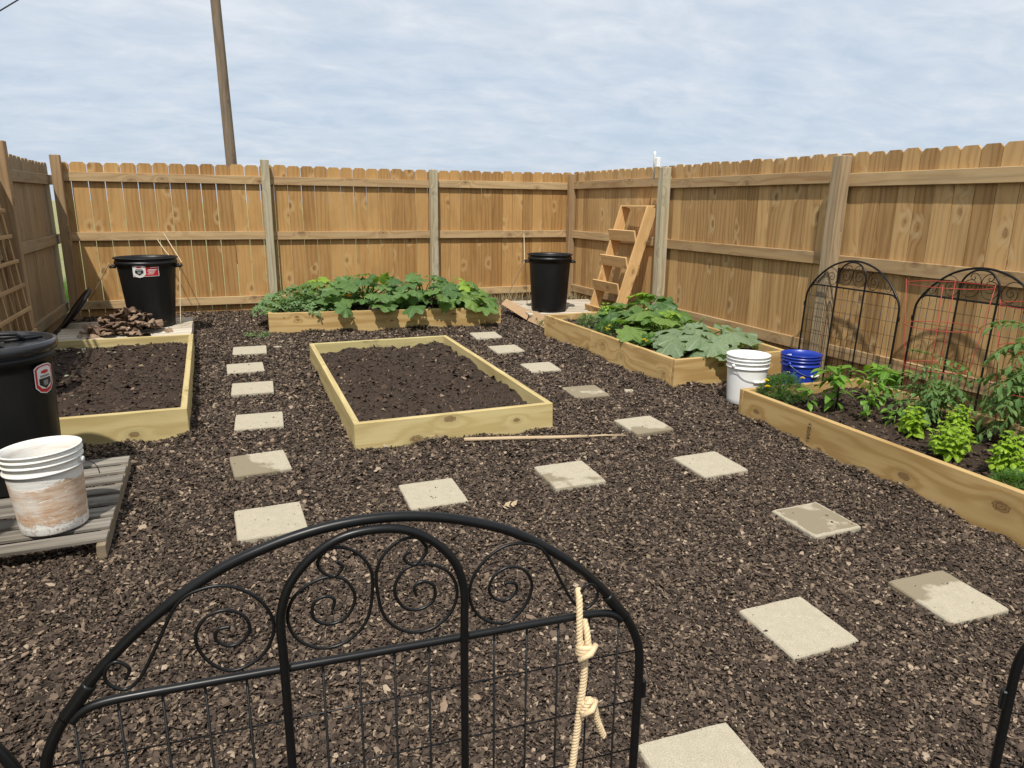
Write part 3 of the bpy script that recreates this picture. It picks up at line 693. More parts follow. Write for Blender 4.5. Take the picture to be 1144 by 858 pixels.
mb.build('printed_stamp', M['sticker_black'], rb)

# ------------------------------------------------------------ pallets
def pallet(name, cx_, cy_, w_, d_, h_, rot, top_mat, side_mat, label, nslat, gap, slat_axis='x'):
    root = empty(name, (cx_, cy_, gz(cx_, cy_)), label, 'pallet', 'wooden pallets')
    ca, sa = math.cos(R(rot)), math.sin(R(rot))
    def T(a, b_, z): return Vector((cx_+a*ca-b_*sa, cy_+a*sa+b_*ca, gz(cx_, cy_)+(a*ca-b_*sa)*.0046+(a*sa+b_*ca)*.0334+z))
    st = d_/nslat
    for i in range(nslat):
        b_ = -d_/2+st*(i+.5); mb = MB(); e = rng.uniform(-.008, .008)
        mb.board(T(-w_/2+e, b_, h_-.008+rng.uniform(-.002, .002)), T(w_/2-.002+e*.4, b_+rng.uniform(-.006, .006), h_-.008), st-gap*rng.uniform(.7, 1.3), .016, T(0, 1, 0)-T(0, 0, 0), bev=.002)
        mb.build('slat', M[top_mat], root)
    for a in (-w_/2+.022, 0, w_/2-.022):
        mb = MB(); z1 = h_-.0165
        mb.board(T(a, -d_/2, z1/2), T(a, d_/2, z1/2), z1, .036, (0, 0, 1), bev=.002); mb.build('stringer', M[side_mat], root)
    return root
pallet('wooden_pallet', -1.052, 3.71, 1.02, 1.04, .082, 0, 'grey_wood', 'pallet_side', 'weathered grey slatted pallet under the dirty white bucket and the lidded can', 8, .042)
pallet('wooden_pallet', -.87, 7.66, 1.15, 1.05, .12, 0, 'pale_wood', 'pale_wood', 'bleached pallet behind the left bed carrying a heap of bark and a stickered can', 9, .03)
pallet('wooden_pallet', 3.84, 7.78, 1.05, .95, .10, -8, 'pale_wood', 'pallet_side', 'bleached slatted pallet under the black can in the far right corner', 9, .05)

# ------------------------------------------------------------ trash cans
def can(name, x, y, z, h, rt_, rb_, label, lid=False, ang=0., mat='black_plastic'):
    root = empty(name, (x, y, z), label, 'trash can', 'black round trash cans')
    def rad(t): return rb_+(rt_*.93-rb_)*t
    mb = MB(); t_ = .006
    prof = [(0.001, .01), (rb_*.95, .01), (rb_*.97, 0.), (rb_, .006), (rb_+.002, .03)]
    for k in range(1, 15):
        f = k/15; prof.append((rad(f), h*f*.93+.02))
    zt = h*.93+.0
    prof += [(rt_*.93, zt-.03), (rt_*.935, zt-.02), (rt_*.985, zt-.012), (rt_*.985, zt+.006), (rt_*.955, zt+.010), (rt_*.955, h-.018), (rt_, h-.012), (rt_+.004, h-.004), (rt_, h), (rt_-.012, h), (rt_*.93, h-.03), (rad(.5)-.01, h*.5), (rb_-.012, .03), (.001, .03)]
    flute = lambda a, r, z_: r - (.0035 if (.10*h < z_ < .80*h and math.cos(a*12+ang) > .72 and r > rb_*.98) else 0)
    mb.lathe((x, y, z), prof, 72, mod=flute); mb.build('body', M[mat], root)
    for sg in (-1, 1):
        mb = MB(); a = ang+(PI/2 if sg > 0 else -PI/2)
        rx = Vector((math.cos(a), math.sin(a), 0)); tx = Vector((-rx.y, rx.x, 0)); c = Vector((x, y, z+h*.865))
        rr = rt_*.93
        mb.tube([c+rx*(rr-.01)+tx*.075, c+rx*(rr+.038)+tx*.07, c+rx*(rr+.046)+tx*.04, c+rx*(rr+.046)-tx*.04, c+rx*(rr+.038)-tx*.07, c+rx*(rr-.01)-tx*.075], .011, seg=10)
        mb.plank(c+rx*(rr+.012)+Vector((0, 0, .012)), .15, .06, .010, tx, rx, bev=.003)
        mb.build('handle', M[mat], root)
    # embossed arched panel facing the garden
    fa = ang+PI; mb = MB()
    for (hw, z0, z1) in ((.34, .10*h, .66*h), (.22, .02*h, .36*h)):
        pts = []
        for k in range(17):
            th = PI*k/16; aa = fa+hw*math.cos(th)*1.25; zz = z0+(z1-z0)*(.72+.28*math.sin(th))
            rr = rad(min(.99, max(0, (zz-.02)/(h*.93))))+.0005; pts.append((x+rr*math.cos(aa), y+rr*math.sin(aa), z+zz))
        for sgn_, at_ in ((0, 0), (1, -1)):
            aa = fa+hw*1.25*(1 if sgn_ == 0 else -1); rr = rad(z0/(h*.93)); q_ = (x+rr*math.cos(aa), y+rr*math.sin(aa), z+z0)
            if sgn_ == 0: pts.insert(0, q_)
            else: pts.append(q_)
        mb.tube(pts, .0045, seg=6)
    mb.build('embossed_panel', M[mat], root)
    if lid:
        mb = MB()
        prof = [(.001, h+.006), (rt_*.55, h+.004), (rt_*.80, h+.002), (rt_*.93, h-.004), (rt_*.955, h+.018), (rt_*.985, h+.024), (rt_+.012, h+.020), (rt_+.016, h-.004), (rt_+.010, h-.022), (rt_+.004, h-.024)]
        mb.lathe((x, y, z), prof, 72); l = mb.build('lid', M['lid'], root)
        mb = MB(); c = Vector((x, y, z+h+.012))
        for k in range(4):
            a = k*PI/2+.55; d = Vector((math.cos(a), math.sin(a), 0)); mb.tube([c+d*.06, c+d*rt_*.86], .008, seg=6)
        mb.tube([c+Vector((-.13, .05, 0)), c+Vector((-.10, .05, .03)), c+Vector((.10, .05, .03)), c+Vector((.13, .05, 0))], .010, seg=8)
        mb.tube([c+Vector((-.10, .13, .002)), c+Vector((.17, .13, .002))], .009, seg=8)
        mb.build('lid_ribs', M[mat], root)
    return root, rad
def lidmat():
    m, t, b = new_mat('wet_black_lid')
    o = N(t, 'ShaderNodeTexCoord').outputs['Object']
    b.inputs['Base Color'].default_value = (.02, .021, .024, 1)
    set_in(t, b.inputs['Roughness'], ramp_(t, noise(t, o, 7., 3., .5), [(.42, .08), (.6, .4)])); return m
M['lid'] = lidmat()
def patch(mb, cx_, cy_, zc, radf, z0, pts, off, rnd=.5):
    """flat decal polygon (angle-width in metres, height) wrapped on a can wall: pts in (s, z) about angle a0"""
    pass
def decal(root, name, mat, x, y, z, h, rad, a0, poly, off):
    """poly: (s, t) metres on the can's wall, s along the circumference, t height above foot; a thin raised sheet"""
    mb = MB(); vs = []
    # subdivide as fan grid: strips in s
    s0 = min(p[0] for p in poly); s1 = max(p[0] for p in poly); n = 10
    def yr(s):
        ys = []
        for i in range(len(poly)):
            a, b_ = poly[i], poly[(i+1) % len(poly)]
            if abs(a[0]-b_[0]) < 1e-9: continue
            if min(a[0], b_[0])-1e-9 <= s <= max(a[0], b_[0])+1e-9:
                ys.append(a[1]+(b_[1]-a[1])*(s-a[0])/(b_[0]-a[0]))
        return min(ys), max(ys)
    up_, lo_ = [], []
    for k in range(n+1):
        s = s0+(s1-s0)*min(max(k/n, 1e-4), 1-1e-4); lo, hi_ = yr(s)
        for zz, lst in ((lo, lo_), (hi_, up_)):
            rr = rad(min(.99, max(0, (zz-.02)/(h*.93))))+off; aa = a0+s/rr; lst.append((x+rr*math.cos(aa), y+rr*math.sin(aa), z+zz))
    mb.add(lo_+up_, [(k, k+1, n+1+k+1, n+1+k) for k in range(n)]); return mb.build(name, mat, root)
def sticker(root, rad, x, y, z, h, a0, tz, sc_=1., full=True):
    e = .0025
    def P_(l): return [(a*sc_, tz+b_*sc_) for a, b_ in l]
    # shield: white outline, red, white centre, black lower panel
    sh = [(-.058, .055), (-.04, .068), (.0, .072), (.04, .068), (.058, .055), (.058, -.03), (.035, -.056), (0, -.066), (-.035, -.056), (-.058, -.03)]
    ox = -.06 if full else 0
    f = lambda l, k=1, dx=0, dy=0: P_([((a*k+dx)+ox, b_*k+dy) for a, b_ in l])
    if full:
        decal(root, 'label', M['sticker_white'], x, y, z, h, rad, a0, P_([(-.125, -.064), (.135, -.06), (.135, .052), (-.125, .052)]), e)
        decal(root, 'label', M['sticker_red'], x, y, z, h, rad, a0, P_([(-.118, -.058), (.128, -.054), (.128, .045), (-.118, .045)]), e+.001)
        for (yy, s0, s1) in ((.034, .05, .115), (.012, .03, .118), (-.002, .02, .10), (-.016, .03, .09), (-.034, .02, .08)):
            decal(root, 'label_print', M['sticker_white'], x, y, z, h, rad, a0, P_([(s0, yy-.003), (s1, yy-.003), (s1, yy+.0035), (s0, yy+.0035)]), e+.002)
    decal(root, 'label', M['sticker_white'], x, y, z, h, rad, a0, f(sh, 1.12), e+.0025)
    if not full: decal(root, 'label', M['sticker_red'], x, y, z, h, rad, a0, f(sh, 1.04), e+.0032)
    decal(root, 'label', M['sticker_white'], x, y, z, h, rad, a0, f(sh, .86, 0, .006), e+.0038)
    decal(root, 'label', M['sticker_black'], x, y, z, h, rad, a0, f([(-.042, .008), (.042, .008), (.042, -.022), (0, -.048), (-.042, -.022)]), e+.0044)
    decal(root, 'label', M['sticker_grey'], x, y, z, h, rad, a0, f([(-.034, .024), (.034, .024), (.034, .013), (-.034, .013)]), e+.0044)
    decal(root, 'label', M['sticker_red'], x, y, z, h, rad, a0, f([(-.026, .045), (0, .05), (.026, .045), (.026, .034), (0, .03), (-.026, .034)]), e+.0044)
    decal(root, 'label', M['sticker_grey'], x, y, z, h, rad, a0, f([(-.018, -.004), (.018, -.004), (.014, -.03), (-.014, -.03)]), e+.005)
H1 = .695
z1 = gz(-1.05, 4.0)+.084
c1, rd = can('trash_can', -1.045, 4.02, z1, H1, .262, .222, 'black lidded trash can with a red shield sticker, cut by the left picture edge', lid=True, ang=-.17)
sticker(c1, rd, -1.045, 4.02, z1, H1, -.42, .535, .95, full=False)
z2 = gz(-.66, 7.83)+.122
c2, rd = can('trash_can', -.655, 7.83, z2, .67, .285, .205, 'open black trash can with a wide red sticker, behind the bark heap', ang=PI/2-.06+PI)
sticker(c2, rd, -.655, 7.83, z2, .67, -PI/2+.02, .555, .88)
z3 = gz(3.60, 7.60)+.102
c3, rd = can('trash_can', 3.585, 7.58, z3, .655, .262, .205, 'open black trash can without a sticker, in the far right corner', ang=PI/2-.35+PI)
# spare black lid leaning in the left corner
mb = MB(); ld = [(.001, .012), (.16, .010), (.20, .004), (.215, .016), (.235, .018), (.24, -.004), (.232, -.012)]
mb.lathe((0, 0, 0), ld, 48); o = mb.build('spare_lid', M['black_plastic'], None, loc=(0, 0, 0))
o.location = (-1.33, 8.02, gz(-1.3, 8)+.285); o.rotation_euler = (R(8), R(-52), 0)
tag(o, 'black round lid propped on edge at the left end of the bark pallet', 'can lid')

# ------------------------------------------------------------ buckets
def bucket(x, y, z, h, rt_, rb_, mat, label, ha=0., hang='down', seed=0, tilt=(0, 0), grip_side=1):
    root = empty('bucket', (x, y, z), label, 'bucket', 'plastic buckets'); c = (x, y, z)
    mb = MB(); t_ = .0025; rr = lambda zz: rb_+(rt_-.008-rb_)*zz/h
    prof = [(.001, .004), (rb_-.006, .004), (rb_-.003, 0), (rb_, .004)] + [(rr(h*k/10), h*k/10) for k in range(1, 8)]
    for zz in (h*.755, h*.855, h*.925):
        prof += [(rr(zz), zz-.006), (rr(zz)+.009, zz-.005), (rr(zz)+.010, zz+.002), (rr(zz)+.001, zz+.004)]
    prof += [(rr(h)-.001, h-.010), (rt_, h-.008), (rt_+.001, h-.002), (rt_-.004, h), (rt_-.010, h-.003), (rr(h*.9)-.006, h*.9), (rr(h*.5)-.005, h*.5), (rb_-.006, .012), (.001, .010)]
    mb.lathe((0, 0, 0), prof, 64); body = mb.build('body', mat, None); body.parent = root
    d = Vector((math.cos(ha), math.sin(ha), 0)); pr = Vector((-d.y, d.x, 0)); zh = h*.80
    for sg in (-1, 1):
        mb = MB(); p = d*sg*(rr(zh)+.008)+Vector((0, 0, zh)); mb.tube([p-d*sg*.012, p+d*sg*.010], .013, seg=12); e = mb.build('handle_ear', mat, None); e.parent = root
    if hang:
        mb = MB(); pts = []; R_ = rr(zh)+.016
        th0 = {'down': R(-62), 'rest': R(-48)}[hang]
        for k in range(25):
            a = PI*k/24; yy = math.sin(a)*R_*1.02
            pts.append(d*R_*math.cos(a) - pr*grip_side*yy*math.cos(th0)*1.0 + Vector((0, 0, zh+yy*math.sin(th0)*.78)))
        # the bail hangs against the wall
        for i, p_ in enumerate(pts):
            q_ = Vector((p_.x, p_.y, 0)); need = rr(max(0, p_.z))+.006
            if q_.length < need: q_ = q_.normalized()*need; pts[i] = Vector((q_.x, q_.y, p_.z))
        mb.tube(pts, .0022, seg=6); hb = mb.build('wire_handle', M['steel'], None); hb.parent = root
        mb = MB(); mb.tube(pts[10:15], .009, seg=10); g_ = mb.build('grip', M['white_plastic'], None); g_.parent = hb
    root.rotation_euler = (tilt[0], tilt[1], 0)
    return root
bucket(-.765, 3.43, gz(-.765, 3.43)+.084, .362, .158, .130, M['dirty'], 'white bucket smeared with dried clay, empty, on the grey pallet', ha=R(-12), hang=None, tilt=(R(-1.5), R(-2.5)))
mb = MB(); mb.tube([(-.612, 3.40, gz(-.7, 3.4)+.375), (-.585, 3.382, gz(-.7, 3.4)+.372), (-.565, 3.365, gz(-.7, 3.4)+.355), (-.555, 3.35, gz(-.7, 3.4)+.325)], .002, seg=6)
o = mb.build('wire_hook', M['black_metal'], None, loc=(-.55, 3.26, .5)); tag(o, 'bent end of dark wire sticking out of the clay smeared bucket', 'wire')
bucket(3.585, 4.095, gz(3.585, 4.095)+.008, .368, .158, .130, M['white_plastic'], 'clean white bucket with a wire handle, between the squash bed and the pepper bed', ha=R(10), hang='down')
bb = bucket(4.10, 4.10, gz(4.10, 4.07)+.008, .335, .150, .124, M['blue_plastic'], 'bright blue bucket beside the white one, behind the yellow marigold', ha=R(15), hang='rest')
mb = MB(); lb = [(.04, -.136, .26), (.075, -.125, .26), (.072, -.128, .285), (.05, -.135, .30), (.042, -.137, .285)]
mb = MB(); vs = []
for a in (-.95, -.85, -.72, -.6): 
    for rr_, zz in ((.128, .262), (.134, .30)): vs.append((4.10+rr_*math.cos(a+2.3), 4.10+rr_*math.sin(a+2.3), gz(4.1, 4.07)+zz+.008))
mb.add(vs, [(2*k, 2*k+1, 2*k+3, 2*k+2) for k in range(3)]); mb.build('inner_label', M['sticker_white'], bb)

# ------------------------------------------------------------ metal arch panels
def spiral(cx_, cz_, r0, r1, a0, a1, n=40, ex=1.):
    return [(cx_+(r0+(r1-r0)*(k/n)**ex)*math.cos(a0+(a1-a0)*k/n), cz_+(r0+(r1-r0)*(k/n)**ex)*math.sin(a0+(a1-a0)*k/n)) for k in range(n+1)]
def smooth_path(pts, n=6):
    out = []; P_ = [Vector(p) for p in pts]
    for i in range(len(P_)-1):
        p0 = P_[max(i-1, 0)]; p1 = P_[i]; p2 = P_[i+1]; p3 = P_[min(i+2, len(P_)-1)]
        for k in range(n):
            t = k/n; out.append(.5*((2*p1)+(p2-p0)*t+(2*p0-5*p1+4*p2-p3)*t*t+(3*p1-p0-3*p2+p3)*t**3))
    out.append(P_[-1]); return out
def arch_panel(label, group='black wire arch panels'):
    """built standing at the origin in the XZ plane, crossbar at BZ"""
    root = empty('arch_panel', (0, 0, 0), label, 'arch panel', group); BZ = .915
    seg = lambda l, y=0.: [(a, y, BZ+b_) for a, b_ in l]
    half = [(.440, -.90), (.440, -.5), (.440, -.20), (.4385, -.10), (.427, -.055), (.400, -.008), (.353, .050), (.290, .108), (.212, .160), (.136, .190), (.067, .206), (0, .211)]
    full = half + [(-a, b_) for a, b_ in half[-2::-1]]
    mb = MB(); mb.tube(smooth_path(seg(full), 5), .0076, seg=12); mb.build('frame', M['black_metal'], root)
    for sg in (-1, 1):
        mb = MB(); pts = [(.406*sg, 0, BZ-.018), (.372*sg, 0, BZ+.026)]; pts = [Vector(p) for p in pts]
        fine = [pts[0].lerp(pts[1], k/16) for k in range(17)]
        mb.tube(fine, [.0098 if k % 2 else .0091 for k in range(17)], seg=12); mb.build('joint_sleeve', M['black_metal'], root)
        mb = MB(); mb.plank((sg*.449, 0, BZ-.165), .035, .008, .014, (0, 0, 1), (1, 0, 0)); mb.build('hinge_lug', M['black_metal'], root)
    bar = [(-.398, -.022), (-.385, -.010), (-.36, -.002), (-.30, 0), (-.1, 0), (.1, 0), (.30, 0), (.36, -.002), (.385, -.010), (.398, -.022)]
    mb = MB(); mb.tube(smooth_path(seg(bar, -.004), 4), .0063, seg=12); mb.build('crossbar', M['black_metal'], root)
    inn = [(-.130, -.90), (-.130, -.4), (-.130, 0), (-.131, .06), (-.128, .098), (-.113, .138), (-.083, .172), (-.045, .194), (0, .2005)]
    inn = inn + [(-a, b_) for a, b_ in inn[-2::-1]]
    mb = MB(); mb.tube(smooth_path(seg(inn, -.013), 5), .0064, seg=12); mb.build('inner_arch', M['black_metal'], root)
    base_m = [(.072, .145), (.0755, .160), (.060, .177), (.030, .171), (.006, .141), (.0035, .101), (.014, .055), (.044, .027), (.080, .024), (.111, .046), (.121, .081), (.108, .114), (.074, .133), (.043, .128), (.028, .098), (.040, .069), (.063, .060), (.085, .071), (.086, .095), (.070, .105), (.057, .098), (.060, .083)]
    small = [(.072, .145), (.056, .134), (.043, .146), (.052, .157)]
    base_o = [(.258, .126), (.226, .143), (.190, .141), (.155, .114), (.1395, .072), (.157, .030), (.197, .0125), (.228, .035), (.240, .071), (.226, .099), (.200, .107), (.178, .095), (.171, .073), (.182, .056), (.200, .052), (.215, .065), (.211, .079), (.195, .081)]
    tail = [(.258, .126), (.289, .067), (.312, .026), (.332, .013), (.351, .028), (.350, .048), (.336, .056), (.323, .043), (.329, .028)]
    for sg in (-1, 1):
        for nm, path in (('m', base_m), ('s', small[:]), ('o', base_o), ('t', tail)):
            pass
        mb = MB(); mb.tube(smooth_path(seg([(a*sg, b_) for a, b_ in small[::-1]]+[(a*sg, b_) for a, b_ in base_m[1:]], -.006), 5), .0025, seg=8)
        mb.build('scroll', M['black_metal'], root)
        mb = MB(); mb.tube(smooth_path(seg([(a*sg, b_) for a, b_ in tail[::-1]]+[(a*sg, b_) for a, b_ in base_o[1:]], -.006), 5), .0025, seg=8)
        mb.build('scroll', M['black_metal'], root)
    mb = MB()
    xs = [-.398, -.344, -.290, -.236, -.182, -.078, -.026, .026, .078, .182, .236, .290, .344, .398]
    for x_ in xs: mb.tube([(x_, .003, BZ-(.02 if abs(x_) > .39 else .0)), (x_, .003, .04)], .0019, seg=6)
    for k in range(9): mb.tube([(-.440, .0065, BZ-.093-.1*k), (.440, .0065, BZ-.093-.1*k)], .0014, seg=6)
    mb.build('wire_grid', M['black_metal'], root)
    return root
def place(o, loc, rot): o.location = loc; o.rotation_euler = rot
gA = arch_panel('large black wire arch gate in the foreground with scrolls and a rope tied to it')
gAng = math.atan2(.8925-.9517, .5617+.2250)
place(gA, (.1684, .9221, .035), (0, 0, gAng))
gB = copy_tree(gA); gB['label'] = 'black wire arch panel leaning on the right fence post, clear of the red cages'
place(gB, (4.478, 4.062, .075), (0, R(4.6), R(-90)))
gB.rotation_mode = 'XYZ'
def lean(o, x, y, z, deg, tw=0.):
    m_ = Matrix.Translation((x, y, z)) @ Matrix.Rotation(R(deg), 4, 'Y') @ Matrix.Rotation(R(-90+tw), 4, 'Z'); o.matrix_world = m_
    o.location = m_.to_translation(); o.rotation_euler = m_.to_euler()
lean(gB, 4.425, 4.035, .07, 2.2)
gC = copy_tree(gA); gC['label'] = 'black wire arch panel leaning on the right fence behind the red tomato cages'
lean(gC, 4.425, 3.045, .10, 2.6, -1.)
gD = copy_tree(gA); gD['label'] = 'black wire arch panel of which only the shoulder shows in the bottom left corner'
place(gD, (-.735, 1.01, .02), (0, 0, R(-6)))
gE = copy_tree(gA); gE['label'] = 'black wire panel seen nearly edge on in the bottom right corner'
place(gE, (1.165+.44*math.cos(R(-40)), .625+.44*math.sin(R(-40)), .045), (0, 0, R(-40)))

# rope tied to the gate
def twisted(mb, pts, r, turns_per_m=55, strands=3):
    P_ = smooth_path(pts, 14); n = len(P_); L = [0]
    for i in range(1, n): L.append(L[-1]+(P_[i]-P_[i-1]).length)
    # resample finely
    N_ = max(20, int(L[-1]/.0022)); Q = []
    j = 0
    for k in range(N_+1):
        s = L[-1]*k/N_
        while j < n-2 and L[j+1] < s: j += 1
        f = (s-L[j])/max(1e-9, L[j+1]-L[j]); Q.append(P_[j].lerp(P_[j+1], min(1, max(0, f))))
    T = [(Q[min(i+1, N_)]-Q[max(i-1, 0)]).normalized() for i in range(N_+1)]
    U = Vector((0, 1, 0)); fr = []
    for t in T: U = (U-t*U.dot(t)).normalized(); fr.append((U.copy(), t.cross(U)))
    for k in range(strands):
        pts_ = []
        for i in range(N_+1):
            a = 2*PI*(turns_per_m*L[-1]*i/N_)+2*PI*k/strands; u_, v_ = fr[i]; pts_.append(Q[i]+(u_*math.cos(a)+v_*math.sin(a))*r*.52)
        mb.tube(pts_, r*.55, seg=7)
def gate_pt(a, b_, off=0.):
    ca, sa = math.cos(gAng), math.sin(gAng); return Vector((.1684+a*ca+off*sa, .9221+a*sa-off*ca, .95+b_))
rope = empty('rope', gate_pt(.325, .04, .01), 'cream twisted rope knotted to the foreground gate', 'rope')
mb = MB()
twisted(mb, [gate_pt(.318, -.05, .022), gate_pt(.317, -.02, .02), gate_pt(.318, .02, .014), gate_pt(.322, .043, 0), gate_pt(.328, .02, -.014), gate_pt(.331, -.02, .016), gate_pt(.331, -.05, .024)], .0055)
mb.build('hanging_loop', M['rope'], rope)
mb = MB(); twisted(mb, [gate_pt(.325, -.045, .024), gate_pt(.327, -.10, .022), gate_pt(.323, -.15, .022), gate_pt(.318, -.22, .02), gate_pt(.311, -.30, .02), gate_pt(.302, -.40, .02), gate_pt(.292, -.52, .02), gate_pt(.30, -.66, .03), gate_pt(.33, -.80, .05), gate_pt(.38, -.895, .08)], .0060)
mb.build('rope_length', M['rope'], rope)
mb = MB(); twisted(mb, [gate_pt(.322, -.165, .03), gate_pt(.332, -.142, .034), gate_pt(.342, -.150, .03), gate_pt(.352, -.185, .026), gate_pt(.368, -.226, .022)], .0056)
mb.build('rope_tail', M['rope'], rope)
for (kx, kz, sc_) in ((.326, -.050, 1.), (.333, -.155, .85)):
    mb = MB(); pts = []
    for k in range(44):
        a = 2*PI*k/14.5; pts.append(gate_pt(kx+.0105*sc_*math.cos(a), kz+(-.008+.016*k/43)*sc_+.004*math.sin(a), .022+.0105*sc_*math.sin(a)))
    mb.tube(pts, .0046, seg=8)
    mb.tube([gate_pt(kx-.014*sc_, kz-.010, .034), gate_pt(kx+.002, kz+.004, .042), gate_pt(kx+.016*sc_, kz+.010, .030)], .005, seg=8)
    mb.build('knot', M['rope'], rope)

# ------------------------------------------------------------ ladder planter, trellis and small hardware
lp = empty('ladder_planter', (4.2, 7.2, gz(4.2, 7.2)), 'tiered cedar ladder planter with angled troughs leaning on the right fence', 'planter')
tA, tB = Vector((4.50, 0, 1.565)), Vector((4.09, 0, .268)); dl = (tB-tA).normalized()
for yy in (6.90, 7.46):
    mb = MB(); mb.board((tA.x, yy, tA.z), (tB.x, yy, tB.z), .135, .024, (1, 0, 0), bev=.003); mb.build('side_board', M['cedar'], lp)
mb = MB(); mb.board((4.49, 6.914, 1.575), (4.49, 7.446, 1.575), .11, .02, (1, 0, 0), bev=.003); mb.build('top_board', M['cedar'], lp)
for zt in (1.305, 1.015, .725, .435):
    f = (1.565-zt)/(1.565-.268); xe = tA.x+(tB.x-tA.x)*f-.068; y0, y1 = 6.914, 7.446
    if zt < .5: zz_ = 1
    mb = MB()
    # sloping front board and bottom board of one trough
    mb.board((xe-.045, y0-.012, zt-.055), (xe-.045, y1+.03, zt-.055), .125, .020, (-.22, 0, 1), bev=.003)
    mb.build('trough_front', M['cedar'], lp)
    mb = MB(); mb.board((xe+.055, y0, zt-.112), (xe+.055, y1, zt-.112), .165, .018, (1, 0, 0), bev=.003); mb.build('trough_floor', M['cedar'], lp)
tr = empty('lattice_trellis', (-1.47, 6.3, gz(-1.47, 6.3)), 'square wooden lattice trellis leaning on the left fence at the picture edge', 'trellis')
def trl(y, z): return (-1.462+(1.0-z)*.03, y-.05+(z-1.0)*(-.28), z)
for (yv, w_) in ((6.66, .040), (6.46, .024), (6.26, .024), (6.06, .024), (5.86, .024), (5.66, .024), (5.46, .04)):
    mb = MB(); mb.board(trl(yv, .27), trl(yv, 1.72), w_, .022, (0, 1, 0), bev=.002); mb.build('upright', M['lattice'], tr)
for k in range(8):
    z_ = .36+.19*k; mb = MB(); a = trl(5.44, z_); b_ = trl(6.68, z_); mb.board((a[0]+.0225, a[1], a[2]), (b_[0]+.0225, b_[1], b_[2]), .026, .020, (0, 0, 1), bev=.002); mb.build('crosspiece', M['lattice'], tr)
wb = empty('sensor_bracket', (4.50, 6.86, 1.95), 'small white plastic box with a short tube on top of a fence post', 'bracket')
mb = MB(); mb.plank((4.465, 6.79, 2.035), .10, .05, .045, (0, 0, 1), (0, 1, 0), bev=.006); mb.build('box', M['white_plastic'], wb)
mb = MB(); mb.tube([(4.465, 6.85, 1.86), (4.465, 6.852, 2.12), (4.465, 6.852, 2.15)], [.012, .012, .014], seg=12); mb.build('tube', M['white_plastic'], wb)

# cardboard scraps, sticks, litter
def slab(name, mat, pts, th, label, cat, group=None):
    mb = MB(); P_ = [Vector(p) for p in pts]; n_ = (P_[1]-P_[0]).cross(P_[2]-P_[0]).normalized()*th; k = len(P_)
    mb.add(P_+[p+n_ for p in P_], [tuple(range(k))[::-1], tuple(range(k, 2*k))]+[(i, (i+1) % k, k+(i+1) % k, k+i) for i in range(k)])
    c = sum(P_, Vector())/k; o = mb.build(name, mat, None, loc=c); tag(o, label, cat, group); return o
g0 = gz(3.3, 7.6)
slab('cardboard_piece', M['card'], [(3.14, 7.98, g0+.13), (3.23, 7.42, g0+.02), (3.33, 7.52, g0+.10), (3.23, 8.05, g0+.185)], .006, 'flat brown cardboard scrap farther from the squash bed, beside the far right pallet', 'cardboard', 'cardboard scraps')
slab('cardboard_piece', M['card'], [(3.235, 7.40, g0+.015), (3.27, 7.02, g0-.01), (3.36, 7.08, g0+.10), (3.335, 7.45, g0+.115)], .006, 'flat brown cardboard scrap nearest the back corner of the squash bed', 'cardboard', 'cardboard scraps')
def rod(name, pts, r, mat, label, cat, seg=8, group=None):
    mb = MB(); mb.tube(pts, r, seg=seg); o = mb.build(name, mat, None, loc=pts[0]); tag(o, label, cat, group); return o
rod('stick', [(1.325, 3.99, gz(1.3, 4)+.022), (1.6, 3.915, gz(1.6, 3.9)+.024), (1.85, 3.85, gz(1.85, 3.8)+.022), (2.085, 3.79, gz(2.1, 3.8)+.020)], [.013, .0125, .012, .011], M['stick'], 'thick pale stick lying along the near board of the centre bed', 'stick', group='pale sticks on the mulch')
rod('stick', [(2.10, 3.80, gz(2.1, 3.8)+.016), (2.2, 3.775, gz(2.2, 3.8)+.018), (2.34, 3.735, gz(2.34, 3.7)+.016)], [.0065, .006, .004], M['stick'], 'thin pale stick continuing from the end of the thick one', 'stick', group='pale sticks on the mulch')
LIT = [(1.30, 3.05, 'curled dry leaf scrap on the mulch beyond the top of the gate', 0), ]
mb = MB()
for k in range(5):
    a = rng.uniform(0, 6.28); x_, y_ = 1.245+rng.uniform(-.03, .03), 3.02+rng.uniform(-.02, .02); z_ = gz(x_, y_)+.02
    d = Vector((math.cos(a), math.sin(a), 0)); s_ = Vector((-d.y, d.x, .5)); L_ = rng.uniform(.03, .06)
    mb.add([(x_, y_, z_), Vector((x_, y_, z_))+d*L_*.5+s_*.012, Vector((x_, y_, z_+.012))+d*L_, Vector((x_, y_, z_))+d*L_*.5-s_*.010], [(0, 1, 2, 3)], rnd=.5)
o = mb.build('dry_leaf', M['dry_leaf'], None, loc=(1.245, 3.02, gz(1.2, 3)+.02)); tag(o, 'crumpled pale dry leaf on the mulch just beyond the top of the foreground gate', 'dry leaf')
g = np.random.default_rng(77)
mb = MB(); n = 0
for (cx_, cy_, sx_, sy_, num, zo) in ((1.30, 1.02, .12, .04, 16, .02), (1.50, 1.02, .10, .04, 14, .02), (1.42, .86, .2, .03, 20, .02)):
    for k in range(num):
        x_ = cx_+g.normal()*sx_; y_ = cy_+g.normal()*sy_; z_ = gz(x_, y_)+zo; a = g.uniform(0, 6.28); L_ = g.uniform(.015, .035)
        d = Vector((math.cos(a), math.sin(a), g.normal()*.2)); s_ = Vector((-d.y, d.x, g.normal()*.3)); c = Vector((x_, y_, z_))
        mb.add([c-d*L_/2, c+s_*L_*.3, c+d*L_/2, c-s_*L_*.3, c+Vector((0, 0, -.004))], [(0, 1, 2, 3), (0, 4, 1), (1, 4, 2), (2, 4, 3), (3, 4, 0)], rnd=float(g.uniform(.93, 1.)))
